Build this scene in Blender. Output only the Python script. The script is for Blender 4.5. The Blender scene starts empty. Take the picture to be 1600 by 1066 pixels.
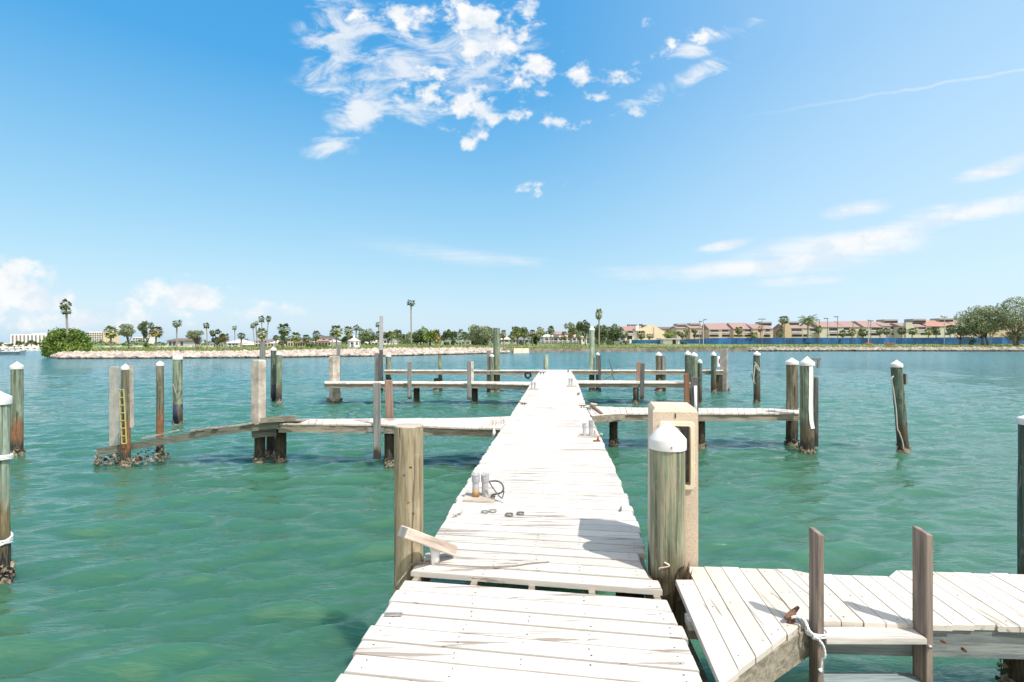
import bpy, math, random
import numpy as np
from mathutils import Vector, Matrix

R = random.Random(7)
sc = bpy.context.scene
COL = sc.collection
H = 2.45          # eye height above the water
DECK = 0.85       # deck height above the water
F = 800.0         # focal length in pixels of the 1600 px wide photograph
HZ = 536.0        # row of the horizon


def W(px, py, Y):
    return Vector(((px - 800) / F * Y, Y, H - (py - HZ) / F * Y))


def XY(px, py, z=DECK):
    Y = F * (H - z) / (py - HZ)
    return ((px - 800) / F * Y, Y)


# ------------------------------------------------------------------ materials
class NT:
    def __init__(s, tree):
        s.t = tree
        s.n = tree.nodes
        s.l = tree.links

    def new(s, kind, **kw):
        nd = s.n.new(kind)
        for k, v in kw.items():
            setattr(nd, k, v)
        return nd

    def put(s, sock, val):
        if isinstance(val, bpy.types.NodeSocket):
            s.l.new(val, sock)
        else:
            if sock.type == 'RGBA' and len(val) == 3:
                val = (*val, 1)
            sock.default_value = val

    def math(s, op, a, b=None, c=None, clamp=False):
        nd = s.new('ShaderNodeMath', operation=op, use_clamp=clamp)
        s.put(nd.inputs[0], a)
        if b is not None:
            s.put(nd.inputs[1], b)
        if c is not None:
            s.put(nd.inputs[2], c)
        return nd.outputs[0]

    def mix(s, f, a, b):
        nd = s.new('ShaderNodeMix', data_type='RGBA')
        s.put(nd.inputs['Factor'], f)
        s.put(nd.inputs['A'], a) if False else s.put(nd.inputs[6], a)
        s.put(nd.inputs[7], b)
        return nd.outputs[2]

    def smooth(s, v, lo, hi, to0=0.0, to1=1.0):
        nd = s.new('ShaderNodeMapRange', interpolation_type='SMOOTHSTEP')
        s.put(nd.inputs[0], v)
        for i, x in enumerate((lo, hi, to0, to1)):
            s.put(nd.inputs[i + 1], x)
        return nd.outputs[0]

    def mapping(s, vec, scale=(1, 1, 1), loc=(0, 0, 0), rot=(0, 0, 0), kind='POINT'):
        nd = s.new('ShaderNodeMapping', vector_type=kind)
        s.put(nd.inputs['Vector'], vec)
        nd.inputs['Scale'].default_value = scale
        nd.inputs['Location'].default_value = loc
        nd.inputs['Rotation'].default_value = rot
        return nd.outputs[0]

    def noise(s, vec, scale=1.0, detail=4.0, rough=0.55, dist=0.0, out=0):
        nd = s.new('ShaderNodeTexNoise')
        if vec is not None:
            s.put(nd.inputs['Vector'], vec)
        nd.inputs['Scale'].default_value = scale
        nd.inputs['Detail'].default_value = detail
        nd.inputs['Roughness'].default_value = rough
        nd.inputs['Distortion'].default_value = dist
        return nd.outputs[out]


def new_mat(name):
    m = bpy.data.materials.new(name)
    m.use_nodes = True
    nt = NT(m.node_tree)
    b = m.node_tree.nodes['Principled BSDF']
    return m, nt, b


def bump(nt, b, h, strength=0.3, dist=0.02):
    nd = nt.new('ShaderNodeBump')
    nd.inputs['Strength'].default_value = strength
    nd.inputs['Distance'].default_value = dist
    nt.put(nd.inputs['Height'], h)
    nt.put(b.inputs['Normal'], nd.outputs[0])


def plain(name, c, rough=0.7, var=0.15, scale=8.0, metal=0.0, island=0.0, bmp=0.15):
    m, nt, b = new_mat(name)
    tc = nt.new('ShaderNodeTexCoord').outputs['Object']
    n = nt.noise(tc, scale, 5)
    n = nt.smooth(n, 0.3, 0.7)
    lo = tuple(x * (1 - var) for x in c)
    hi = tuple(min(1, x * (1 + var)) for x in c)
    col = nt.mix(n, lo, hi)
    if island:
        g = nt.new('ShaderNodeNewGeometry').outputs['Random Per Island']
        k = nt.math('MULTIPLY_ADD', g, 2 * island, 1 - island)
        vm = nt.new('ShaderNodeVectorMath', operation='SCALE')
        nt.put(vm.inputs[0], col)
        nt.put(vm.inputs['Scale'], k)
        col = vm.outputs[0]
    nt.put(b.inputs['Base Color'], col)
    b.inputs['Roughness'].default_value = rough
    b.inputs['Metallic'].default_value = metal
    if bmp:
        bump(nt, b, nt.noise(tc, scale * 3, 4), bmp, 0.01)
    return m


def pile_mat(name, top, streak, band, band_z, dark_z, knots=0.0):
    """weathered piling: streaks along the grain, a stained band, a dark wet foot"""
    m, nt, b = new_mat(name)
    geo = nt.new('ShaderNodeNewGeometry')
    tc = nt.new('ShaderNodeTexCoord').outputs['Object']
    inf = nt.new('ShaderNodeObjectInfo').outputs['Random']
    pos = nt.new('ShaderNodeSeparateXYZ')
    nt.put(pos.inputs[0], geo.outputs['Position'])
    off = nt.new('ShaderNodeVectorMath', operation='ADD')
    nt.put(off.inputs[0], tc)
    sh = nt.new('ShaderNodeCombineXYZ')
    nt.put(sh.inputs[2], nt.math('MULTIPLY', inf, 30.0))
    nt.put(off.inputs[1], sh.outputs[0])
    grain = nt.noise(nt.mapping(off.outputs[0], (34, 34, 1.6)), 1, 6, 0.65, 0.4)
    blot = nt.noise(nt.mapping(off.outputs[0], (6, 6, 2.2)), 1, 5, 0.6, 0.3)
    fine = nt.noise(nt.mapping(off.outputs[0], (70, 70, 9)), 1, 3)
    col = nt.mix(nt.smooth(grain, 0.42, 0.62), top, streak)
    col = nt.mix(nt.smooth(blot, 0.5, 0.68, 0, 0.65), col, tuple(min(1, x * 1.6 + 0.02) for x in top))
    crk = nt.noise(nt.mapping(off.outputs[0], (46, 46, 0.9)), 1, 3, 0.5, 0.6)
    crack = nt.smooth(crk, 0.60, 0.65)
    col = nt.mix(nt.math('MULTIPLY', crack, 0.75), col, tuple(x * 0.28 for x in streak))
    patch = nt.noise(nt.mapping(off.outputs[0], (14, 14, 5)), 1, 6, 0.65, 1.2)
    col = nt.mix(nt.smooth(patch, 0.55, 0.62, 0, 0.5), col, (0.30, 0.28, 0.22))
    z = nt.math('MULTIPLY_ADD', nt.math('SUBTRACT', blot, 0.5), 0.55, pos.outputs[2])
    z = nt.math('MULTIPLY_ADD', nt.math('SUBTRACT', grain, 0.5), 0.5, z)
    bm = nt.math('MULTIPLY', nt.smooth(z, band_z + 0.28, band_z - 0.12), 0.85)
    col = nt.mix(bm, col, nt.mix(nt.smooth(fine, 0.35, 0.65), band, tuple(x * 0.55 for x in band)))
    dm = nt.smooth(z, dark_z + 0.13, dark_z - 0.05)
    col = nt.mix(dm, col, nt.mix(nt.smooth(fine, 0.45, 0.62), (0.018, 0.017, 0.012), (0.09, 0.08, 0.06)))
    nt.put(b.inputs['Base Color'], col)
    b.inputs['Roughness'].default_value = 0.85
    hsum = nt.math('SUBTRACT', nt.math('ADD', grain, nt.math('MULTIPLY', fine, 0.5)), nt.math('MULTIPLY', crack, 0.7))
    bump(nt, b, hsum, 0.8, 0.02)
    return m


def board_mat(name, paint, bare, wear, axis=0, gray=(0.32, 0.29, 0.26)):
    """painted boards: paint worn through to bare wood along the grain"""
    m, nt, b = new_mat(name)
    tc = nt.new('ShaderNodeTexCoord').outputs['Object']
    isl = nt.new('ShaderNodeNewGeometry').outputs['Random Per Island']
    sh = nt.new('ShaderNodeCombineXYZ')
    nt.put(sh.inputs[0], nt.math('MULTIPLY', isl, 37.0))
    off = nt.new('ShaderNodeVectorMath', operation='ADD')
    nt.put(off.inputs[0], tc)
    nt.put(off.inputs[1], sh.outputs[0])
    s = [22, 22, 22]
    s[axis] = 1.3
    grain = nt.noise(nt.mapping(off.outputs[0], tuple(s)), 1, 6, 0.62, 0.6)
    s2 = [60, 60, 60]
    s2[axis] = 3.0
    fine = nt.noise(nt.mapping(off.outputs[0], tuple(s2)), 1, 4, 0.6, 0.2)
    big = nt.noise(tc, 1.1, 3)
    w = nt.math('ADD', nt.math('MULTIPLY', grain, 0.8), nt.math('MULTIPLY', big, 0.35))
    w = nt.math('MULTIPLY_ADD', isl, 0.06, w)
    mask = nt.smooth(w, wear, wear + 0.05)
    base = nt.mix(nt.math('MULTIPLY', isl, 0.8), paint, tuple(x * 0.74 for x in paint))
    base = nt.mix(nt.smooth(fine, 0.5, 0.75, 0, 0.16), base, tuple(x * 0.6 for x in bare))
    stain = nt.noise(tc, 2.3, 6, 0.62)
    base = nt.mix(nt.smooth(stain, 0.48, 0.74, 0, 0.34), base, (paint[0] * 0.62, paint[1] * 0.57, paint[2] * 0.52))
    wood = nt.mix(nt.smooth(fine, 0.35, 0.65), bare, gray)
    col = nt.mix(mask, base, wood)
    nt.put(b.inputs['Base Color'], col)
    b.inputs['Roughness'].default_value = 0.75
    bump(nt, b, nt.math('SUBTRACT', nt.math('MULTIPLY', fine, 0.5), mask), 0.35, 0.006)
    return m


def timber_mat(name, c1, c2, axis=2, foot=None):
    m, nt, b = new_mat(name)
    tc = nt.new('ShaderNodeTexCoord').outputs['Object']
    s = [26, 26, 26]
    s[axis] = 1.5
    grain = nt.noise(nt.mapping(tc, tuple(s)), 1, 6, 0.65, 0.8)
    s = [80, 80, 80]
    s[axis] = 4
    fine = nt.noise(nt.mapping(tc, tuple(s)), 1, 4)
    blot = nt.noise(tc, 3.0, 4)
    col = nt.mix(nt.smooth(grain, 0.38, 0.64), c1, c2)
    col = nt.mix(nt.smooth(fine, 0.5, 0.75, 0, 0.5), col, tuple(x * 0.4 for x in c2))
    col = nt.mix(nt.smooth(blot, 0.5, 0.75, 0, 0.4), col, tuple(x * 0.55 for x in c1))
    if foot:
        pos = nt.new('ShaderNodeSeparateXYZ')
        nt.put(pos.inputs[0], nt.new('ShaderNodeNewGeometry').outputs['Position'])
        z = nt.math('MULTIPLY_ADD', nt.math('SUBTRACT', blot, 0.5), 0.4, pos.outputs[2])
        col = nt.mix(nt.smooth(z, foot + 0.1, foot - 0.1), col, (0.03, 0.026, 0.018))
    nt.put(b.inputs['Base Color'], col)
    b.inputs['Roughness'].default_value = 0.85
    bump(nt, b, grain, 0.4, 0.008)
    return m


def leaf_mat(name, dark, mid, light, tr=0.25):
    m, nt, b = new_mat(name)
    isl = nt.new('ShaderNodeNewGeometry').outputs['Random Per Island']
    tc = nt.new('ShaderNodeTexCoord').outputs['Object']
    clump = nt.noise(tc, 0.55, 3)
    k = nt.math('ADD', nt.math('MULTIPLY', isl, 0.6), nt.math('MULTIPLY', nt.smooth(clump, 0.35, 0.65), 0.4))
    ramp = nt.new('ShaderNodeValToRGB')
    e = ramp.color_ramp.elements
    e[0].color = (*dark, 1)
    e[1].color = (*light, 1)
    e[1].position = 0.95
    x = e.new(0.5)
    x.color = (*mid, 1)
    nt.put(ramp.inputs[0], k)
    nt.put(b.inputs['Base Color'], ramp.outputs[0])
    b.inputs['Roughness'].default_value = 0.55
    b.inputs['Specular IOR Level'].default_value = 0.3
    t = nt.new('ShaderNodeBsdfTranslucent')
    nt.put(t.inputs[0], ramp.outputs[0])
    mx = nt.new('ShaderNodeMixShader')
    mx.inputs[0].default_value = tr
    nt.l.new(b.outputs[0], mx.inputs[1])
    nt.l.new(t.outputs[0], mx.inputs[2])
    nt.l.new(mx.outputs[0], nt.n['Material Output'].inputs[0])
    return m


M = {}
M['pile_green'] = pile_mat('pile_green', (0.20, 0.26, 0.18), (0.10, 0.11, 0.07), (0.15, 0.10, 0.055), 0.55, 0.28)
M['pile_rust'] = pile_mat('pile_rust', (0.19, 0.25, 0.18), (0.10, 0.115, 0.075), (0.30, 0.12, 0.045), 0.70, 0.30)
M['pile_pale'] = pile_mat('pile_pale', (0.34, 0.42, 0.32), (0.20, 0.26, 0.19), (0.26, 0.17, 0.07), 0.75, 0.30)
M['pile_dark'] = pile_mat('pile_dark', (0.085, 0.13, 0.095), (0.04, 0.055, 0.04), (0.11, 0.065, 0.035), 0.55, 0.30)
M['pile_brown'] = pile_mat('pile_brown', (0.17, 0.15, 0.10), (0.07, 0.08, 0.05), (0.30, 0.13, 0.05), 0.78, 0.26)
M['pile_dry'] = pile_mat('pile_dry', (0.18, 0.16, 0.11), (0.085, 0.08, 0.05), (0.12, 0.085, 0.045), 0.55, 0.30)
M['pile_tan'] = pile_mat('pile_tan', (0.33, 0.275, 0.175), (0.225, 0.185, 0.115), (0.17, 0.145, 0.085), 0.35, 0.15)
M['pile_rot'] = pile_mat('pile_rot', (0.16, 0.19, 0.12), (0.33, 0.30, 0.21), (0.10, 0.065, 0.03), 0.86, 0.1)
M['support'] = pile_mat('support', (0.085, 0.075, 0.05), (0.04, 0.035, 0.025), (0.06, 0.045, 0.025), 0.55, 0.30)
M['cap'] = plain('cap', (0.66, 0.66, 0.655), 0.55, 0.12, 7)
M['deck'] = board_mat('deck', (0.62, 0.58, 0.53), (0.26, 0.195, 0.145), 0.682)
M['deck_y'] = board_mat('deck_y', (0.64, 0.585, 0.52), (0.30, 0.22, 0.155), 0.69, axis=1)
M['deck_grey'] = board_mat('deck_grey', (0.42, 0.385, 0.34), (0.24, 0.19, 0.14), 0.62, axis=1, gray=(0.22, 0.20, 0.17))
M['stringer'] = timber_mat('stringer', (0.33, 0.29, 0.22), (0.16, 0.14, 0.11), 0)
M['beam'] = timber_mat('beam', (0.19, 0.20, 0.16), (0.085, 0.09, 0.07), 0)
M['beam_grey'] = timber_mat('beam_grey', (0.25, 0.27, 0.26), (0.13, 0.145, 0.145), 0)
M['board'] = timber_mat('board', (0.26, 0.27, 0.26), (0.14, 0.145, 0.14), 2, foot=0.32)
M['board_red'] = timber_mat('board_red', (0.30, 0.21, 0.17), (0.19, 0.115, 0.085), 2)
M['board_dark'] = timber_mat('board_dark', (0.13, 0.13, 0.13), (0.06, 0.06, 0.058), 2, foot=0.3)
M['board_rust'] = timber_mat('board_rust', (0.21, 0.105, 0.06), (0.12, 0.06, 0.035), 2)
M['rail'] = timber_mat('rail', (0.29, 0.225, 0.185), (0.145, 0.115, 0.098), 2)
M['loose'] = timber_mat('loose', (0.62, 0.53, 0.46), (0.42, 0.33, 0.27), 0)
M['step'] = timber_mat('step', (0.62, 0.58, 0.53), (0.45, 0.42, 0.39), 0)
M['step_low'] = timber_mat('step_low', (0.24, 0.30, 0.31), (0.15, 0.19, 0.20), 0)
M['rot'] = plain('rot', (0.13, 0.07, 0.035), 0.9, 0.5, 30)
M['oyster'] = plain('oyster', (0.16, 0.13, 0.095), 0.8, 0.5, 30, island=0.8)
M['concrete'] = plain('concrete', (0.46, 0.43, 0.39), 0.85, 0.16, 6)
M['concrete_g'] = plain('concrete_g', (0.27, 0.26, 0.25), 0.9, 0.25, 5)
M['concrete_w'] = plain('concrete_w', (0.45, 0.405, 0.35), 0.85, 0.36, 4)
M['stucco'] = plain('stucco', (0.62, 0.50, 0.385), 0.9, 0.24, 150, bmp=0.5)
M['cream'] = plain('cream', (0.74, 0.64, 0.47), 0.6, 0.08, 8)
M['grayp'] = plain('grayp', (0.23, 0.215, 0.22), 0.7, 0.1, 8)
M['red'] = plain('red', (0.22, 0.02, 0.025), 0.5, 0.1, 8)
M['pvc'] = plain('pvc', (0.40, 0.40, 0.42), 0.55, 0.12, 14)
M['pvc_w'] = plain('pvc_w', (0.80, 0.80, 0.80), 0.45, 0.06, 8)
M['pvc_stain'] = plain('pvc_stain', (0.36, 0.22, 0.09), 0.7, 0.2, 20)
M['plate'] = timber_mat('plate', (0.52, 0.46, 0.39), (0.38, 0.33, 0.28), 0)
M['cable'] = plain('cable', (0.10, 0.09, 0.09), 0.6, 0.1, 20)
M['rope'] = plain('rope', (0.50, 0.47, 0.43), 0.9, 0.25, 90, bmp=0.6)
M['rope_w'] = plain('rope_w', (0.72, 0.72, 0.72), 0.9, 0.2, 90, bmp=0.6)
M['rope_g'] = plain('rope_g', (0.30, 0.27, 0.23), 0.9, 0.25, 90, bmp=0.6)
M['rust'] = plain('rust', (0.17, 0.085, 0.05), 0.85, 0.5, 60, bmp=0.5)
M['steel'] = plain('steel', (0.45, 0.43, 0.40), 0.4, 0.2, 40, metal=0.7)
M['tin'] = plain('tin', (0.16, 0.155, 0.15), 0.5, 0.3, 40)
M['yellow'] = plain('yellow', (0.44, 0.40, 0.15), 0.6, 0.15, 20)
M['rubber'] = plain('rubber', (0.02, 0.02, 0.022), 0.8, 0.2, 20)
M['navy'] = plain('navy', (0.012, 0.018, 0.04), 0.6, 0.2, 10)
M['nail'] = plain('nail', (0.10, 0.075, 0.06), 0.8, 0.3, 40, bmp=0)
M['white'] = plain('white', (0.80, 0.80, 0.80), 0.6, 0.05, 2, bmp=0)
M['offwhite'] = plain('offwhite', (0.72, 0.69, 0.64), 0.7, 0.06, 2, bmp=0)
M['pinkw'] = plain('pinkw', (0.68, 0.54, 0.50), 0.7, 0.06, 2, bmp=0)
M['beige'] = plain('beige', (0.62, 0.51, 0.37), 0.8, 0.06, 1, bmp=0)
M['tan'] = plain('tan', (0.50, 0.40, 0.32), 0.8, 0.06, 1, bmp=0)
M['ochre'] = plain('ochre', (0.47, 0.37, 0.24), 0.8, 0.06, 1, bmp=0)
M['sage'] = plain('sage', (0.47, 0.47, 0.37), 0.8, 0.06, 1, bmp=0)
M['roof_red'] = plain('roof_red', (0.35, 0.185, 0.145), 0.8, 0.12, 1.5, bmp=0)
M['roof_mauve'] = plain('roof_mauve', (0.30, 0.20, 0.18), 0.8, 0.10, 1.5, bmp=0)
M['roof_brown'] = plain('roof_brown', (0.17, 0.115, 0.10), 0.8, 0.12, 1.5, bmp=0)
M['roof_gray'] = plain('roof_gray', (0.17, 0.18, 0.19), 0.8, 0.12, 1.5, bmp=0)
M['dormer'] = plain('dormer', (0.33, 0.32, 0.29), 0.8, 0.1, 1.5, bmp=0)
M['dark'] = plain('dark', (0.02, 0.02, 0.022), 0.5, 0.2, 1, bmp=0)
M['glass'] = plain('glass', (0.045, 0.055, 0.065), 0.15, 0.2, 1, bmp=0)
M['balcony'] = plain('balcony', (0.46, 0.46, 0.47), 0.7, 0.1, 1, bmp=0)
M['blue'] = plain('blue', (0.010, 0.080, 0.205), 0.8, 0.35, 0.35, island=0.4, bmp=0)
M['asphalt'] = plain('asphalt', (0.05, 0.05, 0.05), 0.7, 0.1, 1, bmp=0)
M['lamp'] = plain('lamp', (0.16, 0.14, 0.12), 0.6, 0.1, 1, bmp=0)
M['lamp_pale'] = plain('lamp_pale', (0.40, 0.40, 0.38), 0.6, 0.1, 1, bmp=0)
M['seawall'] = plain('seawall', (0.20, 0.18, 0.145), 0.9, 0.35, 0.8)
M['hull'] = plain('hull', (0.20, 0.25, 0.30), 0.4, 0.05, 1, bmp=0)
M['bark'] = plain('bark', (0.14, 0.11, 0.085), 0.9, 0.25, 3)
M['palm_bark'] = plain('palm_bark', (0.28, 0.245, 0.20), 0.9, 0.15, 2)
M['palm_bark_d'] = plain('palm_bark_d', (0.12, 0.10, 0.08), 0.9, 0.15, 2)
M['oak'] = leaf_mat('oak', (0.0699, 0.1074, 0.0542), (0.1304, 0.1814, 0.0794), (0.238, 0.2932, 0.1388))
M['oak_grey'] = leaf_mat('oak_grey', (0.1363, 0.1745, 0.1004), (0.2544, 0.3034, 0.1735), (0.424, 0.47, 0.2885))
M['mangrove'] = leaf_mat('mangrove', (0.055, 0.09, 0.02), (0.14, 0.225, 0.045), (0.29, 0.40, 0.085))
M['bush'] = leaf_mat('bush', (0.0522, 0.0854, 0.0365), (0.0896, 0.1508, 0.0508), (0.1552, 0.2288, 0.0836))
M['lime'] = leaf_mat('lime', (0.085, 0.1275, 0.0272), (0.204, 0.2805, 0.0595), (0.352, 0.432, 0.112))
M['frond'] = leaf_mat('frond', (0.0655, 0.1008, 0.0409), (0.1406, 0.1916, 0.0712), (0.2564, 0.3116, 0.1204))
M['frond_y'] = leaf_mat('frond_y', (0.09, 0.075, 0.018), (0.24, 0.20, 0.045), (0.45, 0.36, 0.09))
M['frond_o'] = leaf_mat('frond_o', (0.1185, 0.1406, 0.0454), (0.2324, 0.2732, 0.0814), (0.4128, 0.4312, 0.148))
M['thatch'] = leaf_mat('thatch', (0.09, 0.06, 0.03), (0.18, 0.13, 0.07), (0.30, 0.24, 0.14), 0.1)
M['flower'] = leaf_mat('flower', (0.10, 0.05, 0.02), (0.30, 0.13, 0.07), (0.45, 0.22, 0.13), 0.1)


def stone_mat(name, c, dark_z):
    m, nt, b = new_mat(name)
    geo = nt.new('ShaderNodeNewGeometry')
    tc = nt.new('ShaderNodeTexCoord').outputs['Object']
    pos = nt.new('ShaderNodeSeparateXYZ')
    nt.put(pos.inputs[0], geo.outputs['Position'])
    n = nt.noise(tc, 1.8, 5)
    col = nt.mix(geo.outputs['Random Per Island'], tuple(x * 0.62 for x in c), tuple(min(0.85, x * 1.22) for x in c))
    col = nt.mix(nt.smooth(n, 0.45, 0.7, 0, 0.45), col, (c[0] * 0.75, c[1] * 0.58, c[2] * 0.5))
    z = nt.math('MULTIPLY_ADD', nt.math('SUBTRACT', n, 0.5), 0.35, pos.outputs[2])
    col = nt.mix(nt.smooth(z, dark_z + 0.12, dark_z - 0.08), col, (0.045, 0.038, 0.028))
    nt.put(b.inputs['Base Color'], col)
    b.inputs['Roughness'].default_value = 0.9
    bump(nt, b, nt.noise(tc, 6, 5), 0.5, 0.05)
    return m


M['riprap'] = stone_mat('riprap', (0.44, 0.38, 0.335), 0.2)
M['riprap_tan'] = stone_mat('riprap_tan', (0.34, 0.30, 0.25), 0.38)


def ground_mat():
    m, nt, b = new_mat('ground')
    tc = nt.new('ShaderNodeNewGeometry').outputs['Position']
    a = nt.noise(tc, 0.09, 5)
    c = nt.noise(nt.mapping(tc, (0.6, 0.6, 0.6)), 1, 5)
    col = nt.mix(nt.smooth(a, 0.4, 0.62), (0.135, 0.195, 0.052), (0.20, 0.22, 0.085))
    col = nt.mix(nt.smooth(c, 0.52, 0.72, 0, 0.7), col, (0.29, 0.26, 0.13))
    nt.put(b.inputs['Base Color'], col)
    b.inputs['Roughness'].default_value = 0.95
    bump(nt, b, c, 0.4, 0.2)
    return m


M['ground'] = ground_mat()
M['grass'] = leaf_mat('grass', (0.09, 0.13, 0.03), (0.17, 0.23, 0.06), (0.30, 0.32, 0.13), 0.2)
M['sand'] = plain('sand', (0.55, 0.48, 0.37), 0.95, 0.15, 1)


def water_mat():
    m, nt, b = new_mat('water')
    pos = nt.new('ShaderNodeNewGeometry').outputs['Position']
    big = nt.noise(nt.mapping(pos, (0.10, 0.16, 0.1)), 1, 4)
    patch = nt.noise(nt.mapping(pos, (0.5, 0.8, 0.5)), 1, 4, 0.6, 0.5)
    col = nt.mix(nt.smooth(big, 0.35, 0.65), WATER[0], WATER[1])
    col = nt.mix(nt.smooth(patch, 0.5, 0.75, 0, 0.16), col, WATER[2])
    sep = nt.new('ShaderNodeSeparateXYZ')
    nt.put(sep.inputs[0], pos)
    deep = nt.smooth(sep.outputs[1], 3, 60)
    col = nt.mix(deep, col, (0.038, 0.165, 0.182))
    nt.put(b.inputs['Base Color'], col)
    b.inputs['IOR'].default_value = 1.48
    # far off, wavelets too small to model are carried by the roughness
    nt.put(b.inputs['Roughness'], nt.smooth(sep.outputs[1], 15, 90, 0.03, 0.16))
    b.inputs['Subsurface Weight'].default_value = 0.85
    b.inputs['Subsurface Radius'].default_value = (0.7, 1.0, 0.9)
    b.inputs['Subsurface Scale'].default_value = 2.5
    h1 = nt.noise(nt.mapping(pos, (1.2, 4.8, 1), rot=(0, 0, 0.10)), 1, 4, 0.6, 0.25)
    h2 = nt.noise(nt.mapping(pos, (3.6, 13.0, 1), rot=(0, 0, -0.12)), 1, 3, 0.55, 0.2)
    h3 = nt.noise(nt.mapping(pos, (0.42, 1.25, 1), rot=(0, 0, -0.08)), 1, 3, 0.55, 0.2)
    far = nt.smooth(sep.outputs[1], 6, 32)
    hh = nt.math('MULTIPLY', h1, nt.math('MULTIPLY_ADD', far, 0.090, 0.044))
    hh = nt.math('ADD', hh, nt.math('MULTIPLY', h2, nt.math('MULTIPLY_ADD', far, 0.012, 0.0085)))
    hh = nt.math('ADD', hh, nt.math('MULTIPLY', h3, nt.math('MULTIPLY', far, 0.27)))
    bp = nt.new('ShaderNodeBump')
    bp.inputs['Strength'].default_value = 1.0
    bp.inputs['Distance'].default_value = 1.0
    nt.put(bp.inputs['Height'], hh)
    nt.put(b.inputs['Normal'], bp.outputs[0])
    return m


WATER = ((0.039, 0.119, 0.067), (0.047, 0.135, 0.081), (0.058, 0.150, 0.092))
M['water'] = water_mat()


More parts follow.
